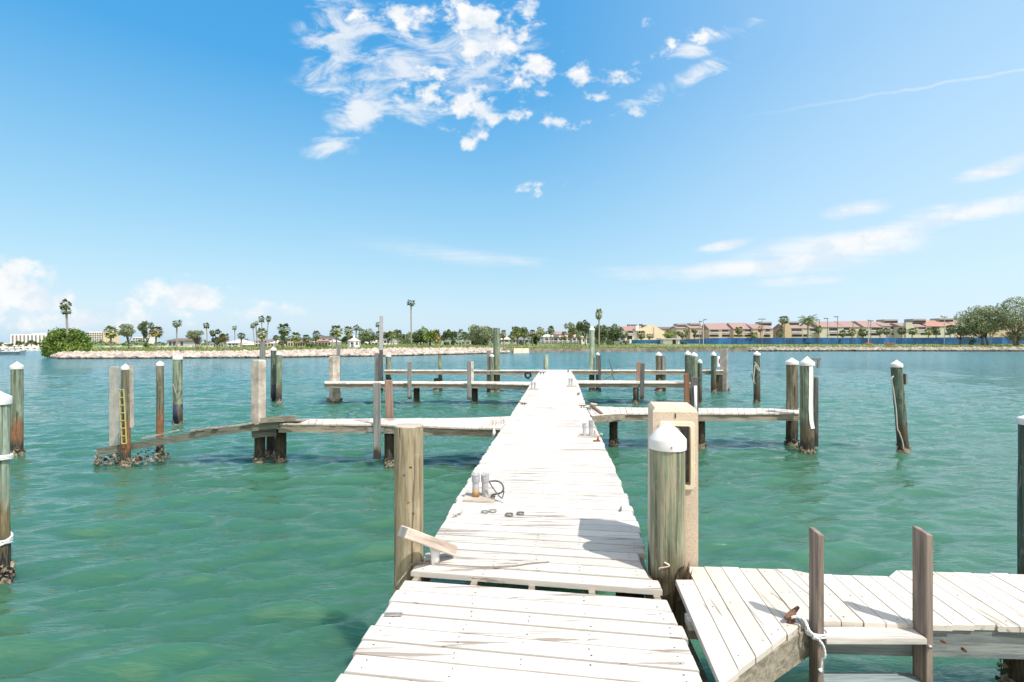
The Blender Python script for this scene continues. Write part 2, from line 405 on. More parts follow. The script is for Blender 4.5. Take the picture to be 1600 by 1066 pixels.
# ------------------------------------------------------------------ mesh builder
class MB:
    def __init__(s):
        s.v = []
        s.f = []

    def add(s, verts, faces):
        o = len(s.v)
        s.v.extend(tuple(p) for p in verts)
        s.f.extend(tuple(i + o for i in f) for f in faces)
        return s

    def hexa(s, b4, t4):
        """8 corners: bottom loop and top loop, both counter-clockwise from above"""
        return s.add(list(b4) + list(t4), [(3, 2, 1, 0), (4, 5, 6, 7), (0, 1, 5, 4), (1, 2, 6, 5), (2, 3, 7, 6), (3, 0, 4, 7)])

    def box(s, x0, x1, y0, y1, z0, z1):
        q = [(x0, y0), (x1, y0), (x1, y1), (x0, y1)]
        return s.hexa([(x, y, z0) for x, y in q], [(x, y, z1) for x, y in q])

    def bar(s, p, q, w, h, up=(0, 0, 1)):
        p, q = Vector(p), Vector(q)
        d = (q - p).normalized()
        side = d.cross(Vector(up))
        if side.length < 1e-4:
            side = d.cross(Vector((1, 0, 0)))
        side.normalize()
        u = side.cross(d).normalized()
        a, b = side * w / 2, u * h / 2
        return s.hexa([p - a - b, p + a - b, q + a - b, q - a - b], [p - a + b, p + a + b, q + a + b, q - a + b])

    def plank(s, c, th, bev=0.006):
        """c: 4 top corners (counter-clockwise); softened top edges"""
        c = [Vector(p) for p in c]
        m = sum(c, Vector()) / 4
        ins = []
        for p in c:
            d = Vector((m.x - p.x, m.y - p.y, 0))
            ins.append(p + d.normalized() * bev * 1.4)
        mid = [p - Vector((0, 0, bev)) for p in c]
        bot = [p - Vector((0, 0, th)) for p in c]
        f = [(0, 1, 2, 3), (11, 10, 9, 8)]
        for i in range(4):
            j = (i + 1) % 4
            f.append((4 + i, 4 + j, j, i))
            f.append((8 + i, 8 + j, 4 + j, 4 + i))
        return s.add(ins + mid + bot, f)

    def tube(s, pts, rad, n=12, jit=0.0, cap=True, ell=None):
        pts = [Vector(p) for p in pts]
        k = len(pts)
        if not hasattr(rad, '__len__'):
            rad = [rad] * k
        o = len(s.v)
        ref = None
        aj = [1 + R.uniform(-jit, jit) for _ in range(n)]
        for i in range(k):
            d = (pts[min(i + 1, k - 1)] - pts[max(i - 1, 0)]).normalized()
            if ref is None:
                ref = d.cross(Vector((0, 1, 0)) if abs(d.y) < 0.9 else Vector((1, 0, 0))).normalized()
            ref = (ref - d * ref.dot(d)).normalized()
            b = d.cross(ref)
            for j in range(n):
                a = 2 * math.pi * j / n
                r = rad[i] * aj[j] * (1 + R.uniform(-jit, jit) * 0.5)
                s.v.append(tuple(pts[i] + ref * math.cos(a) * r + b * math.sin(a) * r))
        for i in range(k - 1):
            for j in range(n):
                j2 = (j + 1) % n
                s.f.append((o + i * n + j, o + i * n + j2, o + (i + 1) * n + j2, o + (i + 1) * n + j))
        if cap:
            s.f.append(tuple(o + j for j in range(n - 1, -1, -1)))
            s.f.append(tuple(o + (k - 1) * n + j for j in range(n)))
        return s

    def lathe(s, c, prof, n=24):
        """c: axis foot; prof: (radius, z) from the bottom up"""
        o = len(s.v)
        for r, z in prof:
            for j in range(n):
                a = 2 * math.pi * j / n
                s.v.append((c[0] + math.cos(a) * r, c[1] + math.sin(a) * r, c[2] + z))
        for i in range(len(prof) - 1):
            for j in range(n):
                j2 = (j + 1) % n
                s.f.append((o + i * n + j, o + i * n + j2, o + (i + 1) * n + j2, o + (i + 1) * n + j))
        s.f.append(tuple(o + j for j in range(n - 1, -1, -1)))
        s.f.append(tuple(o + (len(prof) - 1) * n + j for j in range(n)))
        return s

    def torus(s, c, R0, r, axis=(0, 0, 1), n=20, m=8, squash=1.0):
        ax = Vector(axis).normalized()
        u = ax.cross(Vector((1, 0.01, 0.02))).normalized()
        w = ax.cross(u)
        o = len(s.v)
        for i in range(n):
            a = 2 * math.pi * i / n
            d = u * math.cos(a) + w * math.sin(a)
            for j in range(m):
                b = 2 * math.pi * j / m
                s.v.append(tuple(Vector(c) + d * (R0 + r * math.cos(b)) + ax * r * squash * math.sin(b)))
        for i in range(n):
            for j in range(m):
                i2, j2 = (i + 1) % n, (j + 1) % m
                s.f.append((o + i * m + j, o + i2 * m + j, o + i2 * m + j2, o + i * m + j2))
        return s

    def rock(s, c, rx, ry, rz, jit=0.25):
        t = (1 + 5 ** 0.5) / 2
        vs = [(-1, t, 0), (1, t, 0), (-1, -t, 0), (1, -t, 0), (0, -1, t), (0, 1, t), (0, -1, -t), (0, 1, -t), (t, 0, -1), (t, 0, 1), (-t, 0, -1), (-t, 0, 1)]
        fs = [(0, 11, 5), (0, 5, 1), (0, 1, 7), (0, 7, 10), (0, 10, 11), (1, 5, 9), (5, 11, 4), (11, 10, 2), (10, 7, 6), (7, 1, 8), (3, 9, 4), (3, 4, 2), (3, 2, 6), (3, 6, 8), (3, 8, 9), (4, 9, 5), (2, 4, 11), (6, 2, 10), (8, 6, 7), (9, 8, 1)]
        rot = Matrix.Rotation(R.uniform(0, 6.28), 3, 'Z') @ Matrix.Rotation(R.uniform(-0.5, 0.5), 3, 'X')
        out = []
        for p in vs:
            k = 1 / 1.9 * (1 + R.uniform(-jit, jit))
            q = rot @ Vector((p[0] * rx * k, p[1] * ry * k, p[2] * rz * k))
            out.append((c[0] + q.x, c[1] + q.y, c[2] + q.z))
        return s.add(out, fs)

    def build(s, name, mat, parent=None, smooth=False, loc=None):
        org = Vector((0, 0, 0))
        if parent is not None:
            root = parent
            while root.parent is not None:
                root = root.parent
            org = root.location.copy()
        elif loc is not None:
            org = Vector(loc)
        me = bpy.data.meshes.new(name)
        me.from_pydata([(p[0] - org.x, p[1] - org.y, p[2] - org.z) for p in s.v], [], s.f)
        me.materials.append(M[mat] if isinstance(mat, str) else mat)
        if smooth:
            me.shade_smooth()
        me.validate()
        o = bpy.data.objects.new(name, me)
        COL.objects.link(o)
        if parent is not None:
            o.parent = parent
        else:
            o.location = org
        return o


def auto_smooth(o, ang=35):
    o.data.set_sharp_from_angle(angle=math.radians(ang))
    return o


def soften(o, w=0.008):
    m_ = o.modifiers.new('worn', 'BEVEL')
    m_.width = w
    m_.segments = 2
    m_.limit_method = 'ANGLE'
    return o


def tag(o, label=None, cat=None, group=None, kind=None):
    if label:
        o['label'] = label
    if cat:
        o['category'] = cat
    if group:
        o['group'] = group
    if kind:
        o['kind'] = kind
    return o


def empty(name, loc, label, cat, group=None):
    o = bpy.data.objects.new(name, None)
    COL.objects.link(o)
    o.location = loc
    o.empty_display_size = 0.1
    return tag(o, label, cat, group)


def copy_tree(o, parent=None):
    c = o.copy()
    COL.objects.link(c)
    c.parent = parent
    for ch in list(o.children):
        copy_tree(ch, c)
    return c


def smooth_path(pts, k=6):
    pts = [Vector(p) for p in pts]
    out = []
    for i in range(len(pts) - 1):
        p0, p1, p2, p3 = pts[max(i - 1, 0)], pts[i], pts[i + 1], pts[min(i + 2, len(pts) - 1)]
        for j in range(k):
            t = j / k
            out.append(0.5 * ((2 * p1) + (p2 - p0) * t + (2 * p0 - 5 * p1 + 4 * p2 - p3) * t * t + (3 * p1 - p0 - 3 * p2 + p3) * t ** 3))
    out.append(pts[-1])
    return out


def lerp_tab(tab, x):
    if x <= tab[0][0]:
        return tab[0][1:]
    for a, b in zip(tab, tab[1:]):
        if x <= b[0]:
            t = (x - a[0]) / (b[0] - a[0])
            return tuple(p + (q - p) * t for p, q in zip(a[1:], b[1:]))
    return tab[-1][1:]


# ------------------------------------------------------------------ camera, light, sky
cam = bpy.data.cameras.new('camera')
cam.sensor_width = 36
cam.lens = 18
cam.shift_y = 3 / 1600
cam.clip_end = 20000
cam.clip_start = 0.05
co = bpy.data.objects.new('camera', cam)
co.location = (0, 0, H)
co.rotation_euler = (math.pi / 2, 0, 0)
COL.objects.link(co)
sc.camera = co

SUN_EL = math.radians(58)
SUN_AZ = (0.72, -0.69)
sd = Vector((SUN_AZ[0] * math.cos(SUN_EL), SUN_AZ[1] * math.cos(SUN_EL), math.sin(SUN_EL))).normalized()
sl = bpy.data.lights.new('sun', 'SUN')
sl.energy = 3.7
sl.angle = math.radians(0.53)
sl.color = (1.0, 0.955, 0.89)
so = bpy.data.objects.new('sun', sl)
so.rotation_euler = sd.to_track_quat('Z', 'Y').to_euler()
so.location = (20, -20, 40)
COL.objects.link(so)

wd = bpy.data.worlds.new('World')
sc.world = wd
wd.use_nodes = True
wn = NT(wd.node_tree)
bg = wd.node_tree.nodes['Background']
sky = wn.new('ShaderNodeTexSky', sky_type='NISHITA')
sky.sun_disc = False
sky.sun_elevation = SUN_EL
sky.sun_rotation = math.atan2(SUN_AZ[0], SUN_AZ[1])
sky.air_density = 1.0
sky.dust_density = 1.0
sky.ozone_density = 1.6
SKY = 0.15
# grade the sky per channel (white balance and contrast of the photograph's rendering)
sx = wn.new('ShaderNodeSeparateColor')
wn.put(sx.inputs[0], sky.outputs[0])
EXPO = 2 ** 0.55
cx = wn.new('ShaderNodeCombineColor')
for i_, (a_, g_) in enumerate(((0.532, 1.3), (0.70, 0.60), (0.89, 0.25))):
    xx_ = wn.math('POWER', wn.math('MULTIPLY', sx.outputs[i_], 0.15 * EXPO), g_)
    wn.put(cx.inputs[i_], wn.math('MULTIPLY', xx_, a_ / EXPO / SKY))
wn.put(bg.inputs[0], cx.outputs[0])
bg.inputs[1].default_value = SKY

# clouds: by direction, on a plane tangent to the sky straight ahead (+Y)
tcw = wn.new('ShaderNodeTexCoord').outputs['Generated']
sp = wn.new('ShaderNodeSeparateXYZ')
wn.put(sp.inputs[0], tcw)
yy = wn.math('MAXIMUM', sp.outputs[1], 0.02)
u = wn.math('DIVIDE', sp.outputs[0], yy)
v = wn.math('DIVIDE', sp.outputs[2], yy)
uvn = wn.new('ShaderNodeCombineXYZ')
wn.put(uvn.inputs[0], u)
wn.put(uvn.inputs[1], v)
uv = uvn.outputs[0]


def ell(cx, cy, rx, ry, rot=0.0, k=1.0):
    m = wn.mapping(uv, (rx / F, ry / F, 1), ((cx - 800) / F, (HZ - cy) / F, 0), (0, 0, math.radians(rot)), 'TEXTURE')
    ln = wn.new('ShaderNodeVectorMath', operation='LENGTH')
    wn.put(ln.inputs[0], m)
    return wn.smooth(ln.outputs['Value'], 1.25, 0.0, 0.0, k)


def union(lst):
    a = lst[0]
    for b in lst[1:]:
        a = wn.math('MAXIMUM', a, b)
    return a


n_puff = wn.noise(wn.mapping(uv, (1, 1.25, 1)), 17, 7, 0.57, 0.08)
n_low = wn.noise(wn.mapping(uv, (1, 1.2, 1), loc=(3.1, 1.7, 0)), 5.0, 4, 0.55, 0.2)
n_wisp = wn.noise(wn.mapping(uv, (1.7, 17, 1), rot=(0, 0, math.radians(-12))), 1, 7, 0.6, 0.8)
n_wl = wn.noise(wn.mapping(uv, (9, 20, 1), rot=(0, 0, math.radians(12))), 1, 8, 0.62, 0.6)

puff = union([ell(*e) for e in (
    (770, 70, 110, 85, 0, 1.0), (825, 110, 48, 62, 20, 1.25), (720, 20, 150, 60, 0, 1.0), (690, 150, 150, 55, -10, 0.95),
    (745, 212, 46, 24, 20, 1.0), (755, 165, 50, 70, 0, 0.95), (910, 122, 46, 28, 8, 1.2), (1000, 102, 75, 22, 25, 1.05), (870, 187, 60, 18, -5, 1.0),
    (940, 150, 30, 13, 0, 0.9), (1012, 30, 30, 20, 30, 0.9), (850, 296, 56, 20, -4, 0.92), (990, 172, 50, 16, 10, 0.75), (830, 180, 34, 15, 0, 0.85), (600, 20, 110, 50, 0, 0.9), (1085, 58, 60, 18, 18, 0.8))])
wis = union([ell(*e) for e in (
    (600, 105, 150, 85, 15, 1.1), (545, 50, 95, 75, 0, 0.95), (650, 155, 140, 48, -5, 1.0), (560, 185, 80, 48, 35, 1.0), (520, 225, 55, 26, 15, 0.9), (640, 185, 80, 16, -3, 0.7),
    (740, 90, 130, 90, 0, 0.9), (1110, 60, 95, 28, 18, 0.9), (1060, 130, 120, 24, 22, 0.75))])
cir = union([ell(*e) for e in (
    (1330, 332, 82, 20, 12, 0.95), (1470, 343, 330, 24, 12, 1.15), (1560, 318, 160, 14, 12, 1.0), (1250, 405, 260, 18, 10, 0.9), (1570, 260, 100, 18, 16, 1.0), (1150, 418, 150, 22, 7, 0.85), (1290, 395, 230, 40, 9, 0.7), (1240, 440, 120, 12, 3, 0.7),
    (1130, 385, 60, 12, 12, 0.6), (1000, 425, 140, 22, 3, 0.5), (700, 395, 260, 26, -8, 0.42), (1470, 325, 70, 10, 8, 0.7), (820, 412, 60, 10, -6, 0.5))])
cum = union([ell(*e) for e in (
    (15, 448, 88, 56, 0, 1.1), (288, 464, 88, 38, 0, 1.1), (60, 470, 70, 36, 0, 0.85), (190, 480, 60, 20, 0, 0.6), (380, 487, 110, 22, 0, 0.62), (-120, 430, 110, 70, 0, 1), (110, 500, 260, 26, 0, 0.5))])

a1 = wn.math('ADD', puff, wn.math('MULTIPLY', wn.math('SUBTRACT', n_puff, 0.52), 5.5))
a1 = wn.math('MULTIPLY', wn.smooth(a1, 0.30, 1.25), wn.smooth(puff, 0.04, 0.3))
a2 = wn.math('ADD', wis, wn.math('MULTIPLY', wn.math('SUBTRACT', n_wl, 0.5), 4.2))
a2 = wn.math('MULTIPLY', wn.smooth(a2, 0.22, 1.25, 0, 0.80), wn.smooth(wis, 0.03, 0.35))
a3 = wn.math('ADD', cir, wn.math('MULTIPLY', wn.math('SUBTRACT', n_wisp, 0.5), 2.6))
a3 = wn.math('MULTIPLY', wn.smooth(a3, -0.02, 1.25, 0, 0.95), wn.smooth(cir, 0.02, 0.4))
a4 = wn.math('ADD', cum, wn.math('MULTIPLY', wn.math('SUBTRACT', n_low, 0.5), 2.0))
a4 = wn.math('ADD', a4, wn.math('MULTIPLY', wn.math('SUBTRACT', n_puff, 0.5), 3.0))
a4 = wn.math('MULTIPLY', wn.smooth(a4, 0.08, 0.85, 0, 0.92), wn.smooth(cum, 0.03, 0.3))
# a thin contrail
tm = wn.mapping(uv, (1, 1, 1), ((1340 - 800) / F, (HZ - 153) / F, 0), (0, 0, math.radians(9.5)), 'TEXTURE')
ts = wn.new('ShaderNodeSeparateXYZ')
wn.put(ts.inputs[0], tm)
tw = wn.math('ABSOLUTE', wn.math('MULTIPLY_ADD', wn.math('SUBTRACT', wn.noise(uv, 9, 3), 0.5), 0.022, ts.outputs[1]))
a5 = wn.math('MULTIPLY', wn.smooth(tw, 0.0048, 0.0), wn.smooth(ts.outputs[0], -0.32, 0.25, 0, 0.34))
al = union([a1, a2, a3, a4, a5])
al = wn.math('MULTIPLY', al, wn.smooth(sp.outputs[1], 0.05, 0.2))
# thin high veil on the sunny side, low haze, unseen warm cloud added behind the viewer as shadow fill
dv = wn.new('ShaderNodeVectorMath', operation='DOT_PRODUCT')
wn.put(dv.inputs[0], tcw)
dv.inputs[1].default_value = (0.80, 0.10, 0.10)
veil = wn.smooth(dv.outputs['Value'], 0.08, 0.78, 0, 0.46)
low = wn.math('MULTIPLY', wn.math('SUBTRACT', 0.45, wn.math('MAXIMUM', sp.outputs[2], 0.0)), 1.05, clamp=True)
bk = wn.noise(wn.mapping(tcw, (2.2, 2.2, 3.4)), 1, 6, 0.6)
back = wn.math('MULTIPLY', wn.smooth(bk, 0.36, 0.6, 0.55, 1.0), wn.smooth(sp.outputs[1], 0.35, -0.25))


cloud_col = wn.mix(wn.smooth(wn.noise(wn.mapping(uv, (1, 1.3, 1), loc=(0.02, -0.03, 0)), 15, 5, 0.6), 0.36, 0.6), (0.80, 0.88, 0.96), (1.0, 1.0, 1.0))


def backdrop(col, strength):
    b_ = wn.new('ShaderNodeBackground')
    wn.put(b_.inputs[0], col)
    b_.inputs[1].default_value = strength
    return b_.outputs[0]


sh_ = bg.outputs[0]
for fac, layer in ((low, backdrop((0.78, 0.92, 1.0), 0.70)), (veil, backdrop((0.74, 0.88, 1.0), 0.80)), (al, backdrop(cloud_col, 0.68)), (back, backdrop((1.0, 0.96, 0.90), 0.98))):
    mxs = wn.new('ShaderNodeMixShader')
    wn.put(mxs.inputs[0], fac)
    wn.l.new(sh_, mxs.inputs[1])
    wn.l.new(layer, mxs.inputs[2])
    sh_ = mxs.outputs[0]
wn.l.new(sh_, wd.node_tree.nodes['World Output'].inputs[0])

sc.view_settings.view_transform = 'Standard'
sc.view_settings.look = 'None'
sc.view_settings.exposure = 0.55
sc.view_settings.gamma = 1.0
sc.view_settings.use_curve_mapping = False


# ------------------------------------------------------------------ water
def build_water():
    rng = np.random.default_rng(3)
    fwd = np.linspace(-58, 58, 620)
    rest = np.linspace(58, 302, 42)[1:-1]
    ang = np.radians(np.concatenate([fwd, rest]))      # from +Y, clockwise
    rad = np.concatenate([[0.6], 1.6 * (70 / 1.6) ** np.linspace(0, 1, 800), 70 * (9000 / 70) ** np.linspace(0, 1, 50)[1:]])
    A, Rr = np.meshgrid(ang, rad)
    X = np.sin(A) * Rr
    Y = np.cos(A) * Rr
    Z = np.zeros_like(X)
    step = Rr * 0.0048
    for i in range(96):
        lam = 0.26 * (1.3 / 0.26) ** rng.random()
        th = math.radians(-90 + 8 + rng.normal(0, 15) + (9 if i % 3 else -16))
        kx, ky = math.cos(th) * 2 * math.pi / lam, math.sin(th) * 2 * math.pi / lam
        amp = 0.0056 * lam ** 0.95 * (0.6 + 0.8 * rng.random())
        fade = np.clip((lam / step - 2.5) / 3.0, 0, 1)
        ph = kx * X + ky * Y + rng.random() * 6.28
        s = np.sin(ph)
        Z += amp * fade * (s + 0.25 * np.cos(2 * ph))
    mod = 0.75 + 0.35 * np.sin(X * 0.31 + 1.0 + 0.6 * np.sin(Y * 0.23)) * np.sin(Y * 0.27 + 0.5 * np.sin(X * 0.4))
    Z *= mod
    nr, na = X.shape
    co_ = np.stack([X, Y, Z], -1).reshape(-1, 3)
    i = np.arange(nr - 1)[:, None] * na
    j = np.arange(na)[None, :]
    j2 = (j + 1) % na
    quads = np.stack([i + j, i + j2, i + na + j2, i + na + j], -1).reshape(-1, 4)[:, ::-1]
    me = bpy.data.meshes.new('water')
    nf = len(quads)
    me.vertices.add(len(co_))
    me.vertices.foreach_set('co', co_.astype(np.float32).ravel())
    me.loops.add(nf * 4)
    me.loops.foreach_set('vertex_index', quads.astype(np.int32).ravel())
    me.polygons.add(nf)
    me.polygons.foreach_set('loop_start', (np.arange(nf) * 4).astype(np.int32))
    me.polygons.foreach_set('loop_total', np.full(nf, 4, np.int32))
    me.update(calc_edges=True)
    me.shade_smooth()
    me.materials.append(M['water'])
    o = bpy.data.objects.new('water', me)
    COL.objects.link(o)
    tag(o, 'rippled green bay water turning blue towards the far shore', kind='structure')


build_water()


# ------------------------------------------------------------------ pilings
def oysters(parent, c, r, zlo, zhi, n, size=0.035, collar=True):
    mb = MB()
    if collar:      # crust of barnacles that the shells grow on
        o = len(mb.v)
        k = 20
        rows = [(zlo - 0.12, 1.02), (zlo, 1.07), (zlo + (zhi - zlo) * 0.35, 1.06), (zlo + (zhi - zlo) * 0.7, 0.99)]
        for i, (z, q) in enumerate(rows):
            for j in range(k):
                a = 2 * math.pi * j / k
                rr = r * q * R.uniform(0.96, 1.07)
                zz = z + (R.uniform(-0.3, 0.35) * (zhi - zlo) if i == 3 else R.uniform(-.01, .01))
                mb.v.append((c[0] + math.cos(a) * rr, c[1] + math.sin(a) * rr, zz))
        for i in range(3):
            for j in range(k):
                j2 = (j + 1) % k
                mb.f.append((o + i * k + j, o + i * k + j2, o + (i + 1) * k + j2, o + (i + 1) * k + j))
    size = size * 0.62
    for _ in range(int(n * 2.2)):
        a = R.uniform(0, 6.28)
        z = zlo + (zhi - zlo) * R.random() ** 1.6
        k = r * R.uniform(0.98, 1.22)
        s = size * R.uniform(0.5, 1.5)
        mb.rock((c[0] + math.cos(a) * k, c[1] + math.sin(a) * k, z), s, s * R.uniform(0.5, 1), s * R.uniform(0.35, 1.2), 0.6)
    return mb.build('oyster_cluster', 'oyster', parent)


PILES = 'mooring pilings around the old dock'


def piling(cx, d, ytop, capb, label, mat='pile_green', yw=None, Y=None, cap=True, lean=0.0, oy=26, band=None, name='mooring_piling', group=PILES, d_low=1.0):
    """cx, d: centre and width of the shaft in the photo; ytop: apex; capb: lower rim of the cap; yw: waterline row"""
    if Y is None:
        Y = F * H / (yw - HZ)
    x = (cx - 800) / F * Y
    r = d / 2 / F * Y / math.sqrt(1 + ((cx - 800) / F) ** 2)
    zt = H - (ytop - HZ) / F * Y
    zc = H - (capb - HZ) / F * Y
    root = empty(name, (x, Y, 0), label, 'piling', group)
    top = zc + 0.02 if cap else zt
    n = 22
    zs = [-0.9 + (top + 0.9) * i / 9 for i in range(10)]
    lx = lean / F * Y      # sideways drift of the foot
    ph = R.uniform(0, 6)
    pts = [(x + lx * (1 - max(z, 0) / max(top, 0.1)) + 0.05 * r * math.sin(2.3 * z + ph), Y, z) for z in zs]
    mb = MB().tube(pts, [r * (1.0 + (d_low - 1.0) * max(0, 1 - max(z, 0) / top)) * R.uniform(0.985, 1.015) for z in zs], n, 0.03)
    auto_smooth(mb.build('shaft', mat, root, True))
    if cap:
        h = zt - zc
        s = min(0.45 * h, 0.07)
        rr = r * 1.09
        prof = [(rr, 0), (rr * 1.01, s * 0.3), (rr, s), (rr * 0.98, s + 0.006), (rr * 0.5, s + (h - s) * 0.52), (rr * 0.06, s + (h - s) * 0.985), (rr * 0.01, h)]
        auto_smooth(MB().lathe((x, Y, zc), prof, 28).build('cap', 'cap', root, True), 28)
    if oy:
        oysters(root, (x + lx, Y), r * d_low, -0.06, 0.16, oy, 0.16 * r + 0.012)
    if band:
        MB().lathe((x + lx * 0.8, Y, 0), [(r * 1.03, band[0]), (r * 1.03, band[1])], n).build('wrap', 'navy', root, True)
    return root, Vector((x, Y, zt)), r


# --- around the open water on the near side
p_rope, c, r1 = piling(-7, 50, 608, 632, 'pale green piling with white cap, roped and cut off by the frame edge', 'pile_pale', yw=906, oy=60)
P1 = (c.x, c.y, r1)
piling(26.5, 21, 565, 577, 'grey green capped piling with orange stain just behind the roped piling', 'pile_rust', yw=712, oy=40)
p3, c3, r3 = piling(196, 14, 568.5, 578, 'green and rust capped piling at the sunken end of the broken finger pier', 'pile_brown', yw=727, oy=50, d_low=1.25)
piling(250, 12.3, 563.8, 572, 'slim brown capped piling behind the broken finger pier', 'pile_brown', yw=711)
piling(277.7, 15.4, 553.5, 562, 'green capped piling with dark wrap and rope loop behind the broken finger pier', 'pile_green', yw=664, band=(0.05, 0.62), oy=12)
piling(427.4, 9, 541.7, 548, 'dark green capped piling with black foot, twin standing by the grey concrete post', 'pile_dark', yw=627.5, band=(0.03, 0.7), oy=10)
piling(436, 9.2, 549, 555, 'shorter twin piling with white strip and rust streaks', 'pile_green', yw=629)
# --- middle and far row
piling(606.7, 8.6, 553.5, 557.5, 'faded green capped piling at the open end of the farthest finger pier', 'pile_green', Y=26.6)
piling(688, 6.3, 555.6, 558, 'thin flat topped piling behind the farthest finger pier', 'pile_green', Y=26.6, cap=False)
piling(768.5, 6.5, 553, 557.5, 'short white capped piling beside the tall dark post', 'pile_green', yw=612.3)
piling(776, 10, 512.7, 515, 'tallest dark green uncapped piling by the farthest finger pier', 'pile_green', yw=611.5, cap=False)
piling(852.8, 7.2, 555, 557, 'flat topped piling behind the very end of the white walkway', 'pile_pale', Y=27.1, cap=False)
piling(924.8, 8.4, 510.2, 516.5, 'tallest pale green piling with a white cone cap', 'pile_pale', yw=610.6, oy=18)
piling(934, 5.6, 550.7, 555, 'short capped piling standing close to the tallest capped piling', 'pile_green', yw=611.2)
piling(1029.3, 9.6, 549.6, 556, 'olive capped piling in the middle of the farthest finger pier', 'pile_dry', yw=611.5, oy=18)
piling(1115, 8.3, 549, 556, 'blue grey capped piling beside the grey concrete block post', 'pile_dark', yw=613)
piling(1074.5, 9.4, 548, 555, 'dark capped piling, tallest of the cluster of three behind the utility pedestal', 'pile_dark', Y=20.9)
piling(1084.3, 10.6, 550.5, 557, 'green capped piling in the middle of the cluster of three', 'pile_green', Y=20.2)
piling(1093.3, 7.6, 561, 567.5, 'shortest green capped piling of the cluster of three', 'pile_dark', Y=20.5)
p6, c6, r6 = piling(1182.5, 10.9, 548.8, 555.5, 'dark capped piling with a tangle of rope, alone beyond the finger piers', 'pile_dark', yw=630, oy=18)
piling(1237.5, 19.5, 559, 570, 'brown capped piling behind the end of the finger pier', 'pile_dry', Y=12.35, oy=40)
p5, c5, r5 = piling(1261, 22.5, 557, 571.5, 'thick grey green capped piling with a white plastic strip down its side', 'pile_green', yw=707, oy=50)
p7, c7, r7 = piling(1401, 18.8, 562.5, 574, 'leaning dark green capped piling standing alone with a hanging rope', 'pile_dark', yw=706, lean=10.5, oy=40)
piling(1617, 54, 644, 664, 'dark capped piling beside the near finger pier, cut off by the frame', 'pile_dark', Y=4.25, oy=20)

# the broken-footed near piling
def rotten_piling():
    Y = 3.62
    x = (1043 - 800) / F * Y
    r = 0.12
    root = empty('mooring_piling', (x, Y, 0), 'nearest piling with white cone cap and a rotted hollow foot', 'piling', PILES)
    mb = MB()
    n = 36
    zs = [-0.8, 0.3, 0.5, 0.58, 0.64, 0.69, 0.73, 0.77, 0.81, 0.84, 0.87, 0.91, 0.98, 1.1, 1.3, 1.5, 1.72]
    o = 0
    for z in zs:
        for j in range(n):
            a = 2 * math.pi * j / n
            k = 1 + 0.018 * math.sin(9 * a + 2) + R.uniform(-0.008, 0.008)
            # hollow eaten out of the foot, on the side that looks at the walkway's end
            d = abs(((a - math.radians(-62)) + math.pi) % (2 * math.pi) - math.pi)
            e = max(0, 1 - d / 0.42) ** 0.5 if d < 0.42 else 0
            hz = max(0, min(1, (0.875 + 0.025 * math.sin(5 * a) - z) / 0.04))
            k *= 1 - 0.72 * e * hz
            d2 = abs(((a - math.radians(-125)) + math.pi) % (2 * math.pi) - math.pi)
            if d2 < 0.5 and z < 0.84:
                k *= 0.9
            mb.v.append((x + math.cos(a) * r * k, Y + math.sin(a) * r * k, z))
    for i in range(len(zs) - 1):
        for j in range(n):
            j2 = (j + 1) % n
            mb.f.append((i * n + j, i * n + j2, (i + 1) * n + j2, (i + 1) * n + j))
    mb.f.append(tuple((len(zs) - 1) * n + j for j in range(n)))
    auto_smooth(mb.build('shaft', 'pile_rot', root, True), 40)
    rr = 0.128
    auto_smooth(MB().lathe((x, Y, 1.705), [(rr, 0), (rr * 1.012, 0.02), (rr * 1.005, 0.066), (rr * 0.985, 0.074), (rr * 0.55, 0.137), (rr * 0.08, 0.188), (0.003, 0.192)], 40).build('cap', 'cap', root, True), 28)
    sc_ = MB()
    p = Vector((x - 0.012, Y - rr - 0.001, 1.735))
    sc_.tube([p, p - Vector((0, 0.004, 0))], 0.005, 8)
    sc_.build('screw', 'nail', root)
    # splinters of rotten wood round the foot
    sp_ = MB()
    for _ in range(26):
        a = math.radians(R.uniform(-75, 10))
        rr2 = r * R.uniform(0.95, 1.25)
        q = Vector((x + math.cos(a) * rr2, Y + math.sin(a) * rr2, R.uniform(0.66, 0.80)))
        q2 = q + Vector((R.uniform(-0.02, 0.04), R.uniform(-0.03, 0.02), R.uniform(0.04, 0.17)))
        w = R.uniform(0.006, 0.02)
        sp_.add([q + Vector((-w, 0, 0)), q + Vector((w, 0.01, 0)), q + Vector((0, -w, 0.01)), q2], [(0, 1, 3), (1, 2, 3), (2, 0, 3), (0, 2, 1)])
    sp_.build('splinter_wood', 'rot', root)
    # scar left by a hook
    sm = MB()
    pts = []
    for i in range(9):
        t = i / 8
        a = math.radians(-118 + 16 * math.sin(t * 5.2))
        z = 0.885 + 0.06 * (1 - t)
        pts.append((x + math.cos(a) * r * 1.0, Y + math.sin(a) * r * 1.0, z))
    sm.tube(smooth_path(pts, 3), 0.006, 6).build('scar', 'loose', root, True)


rotten_piling()


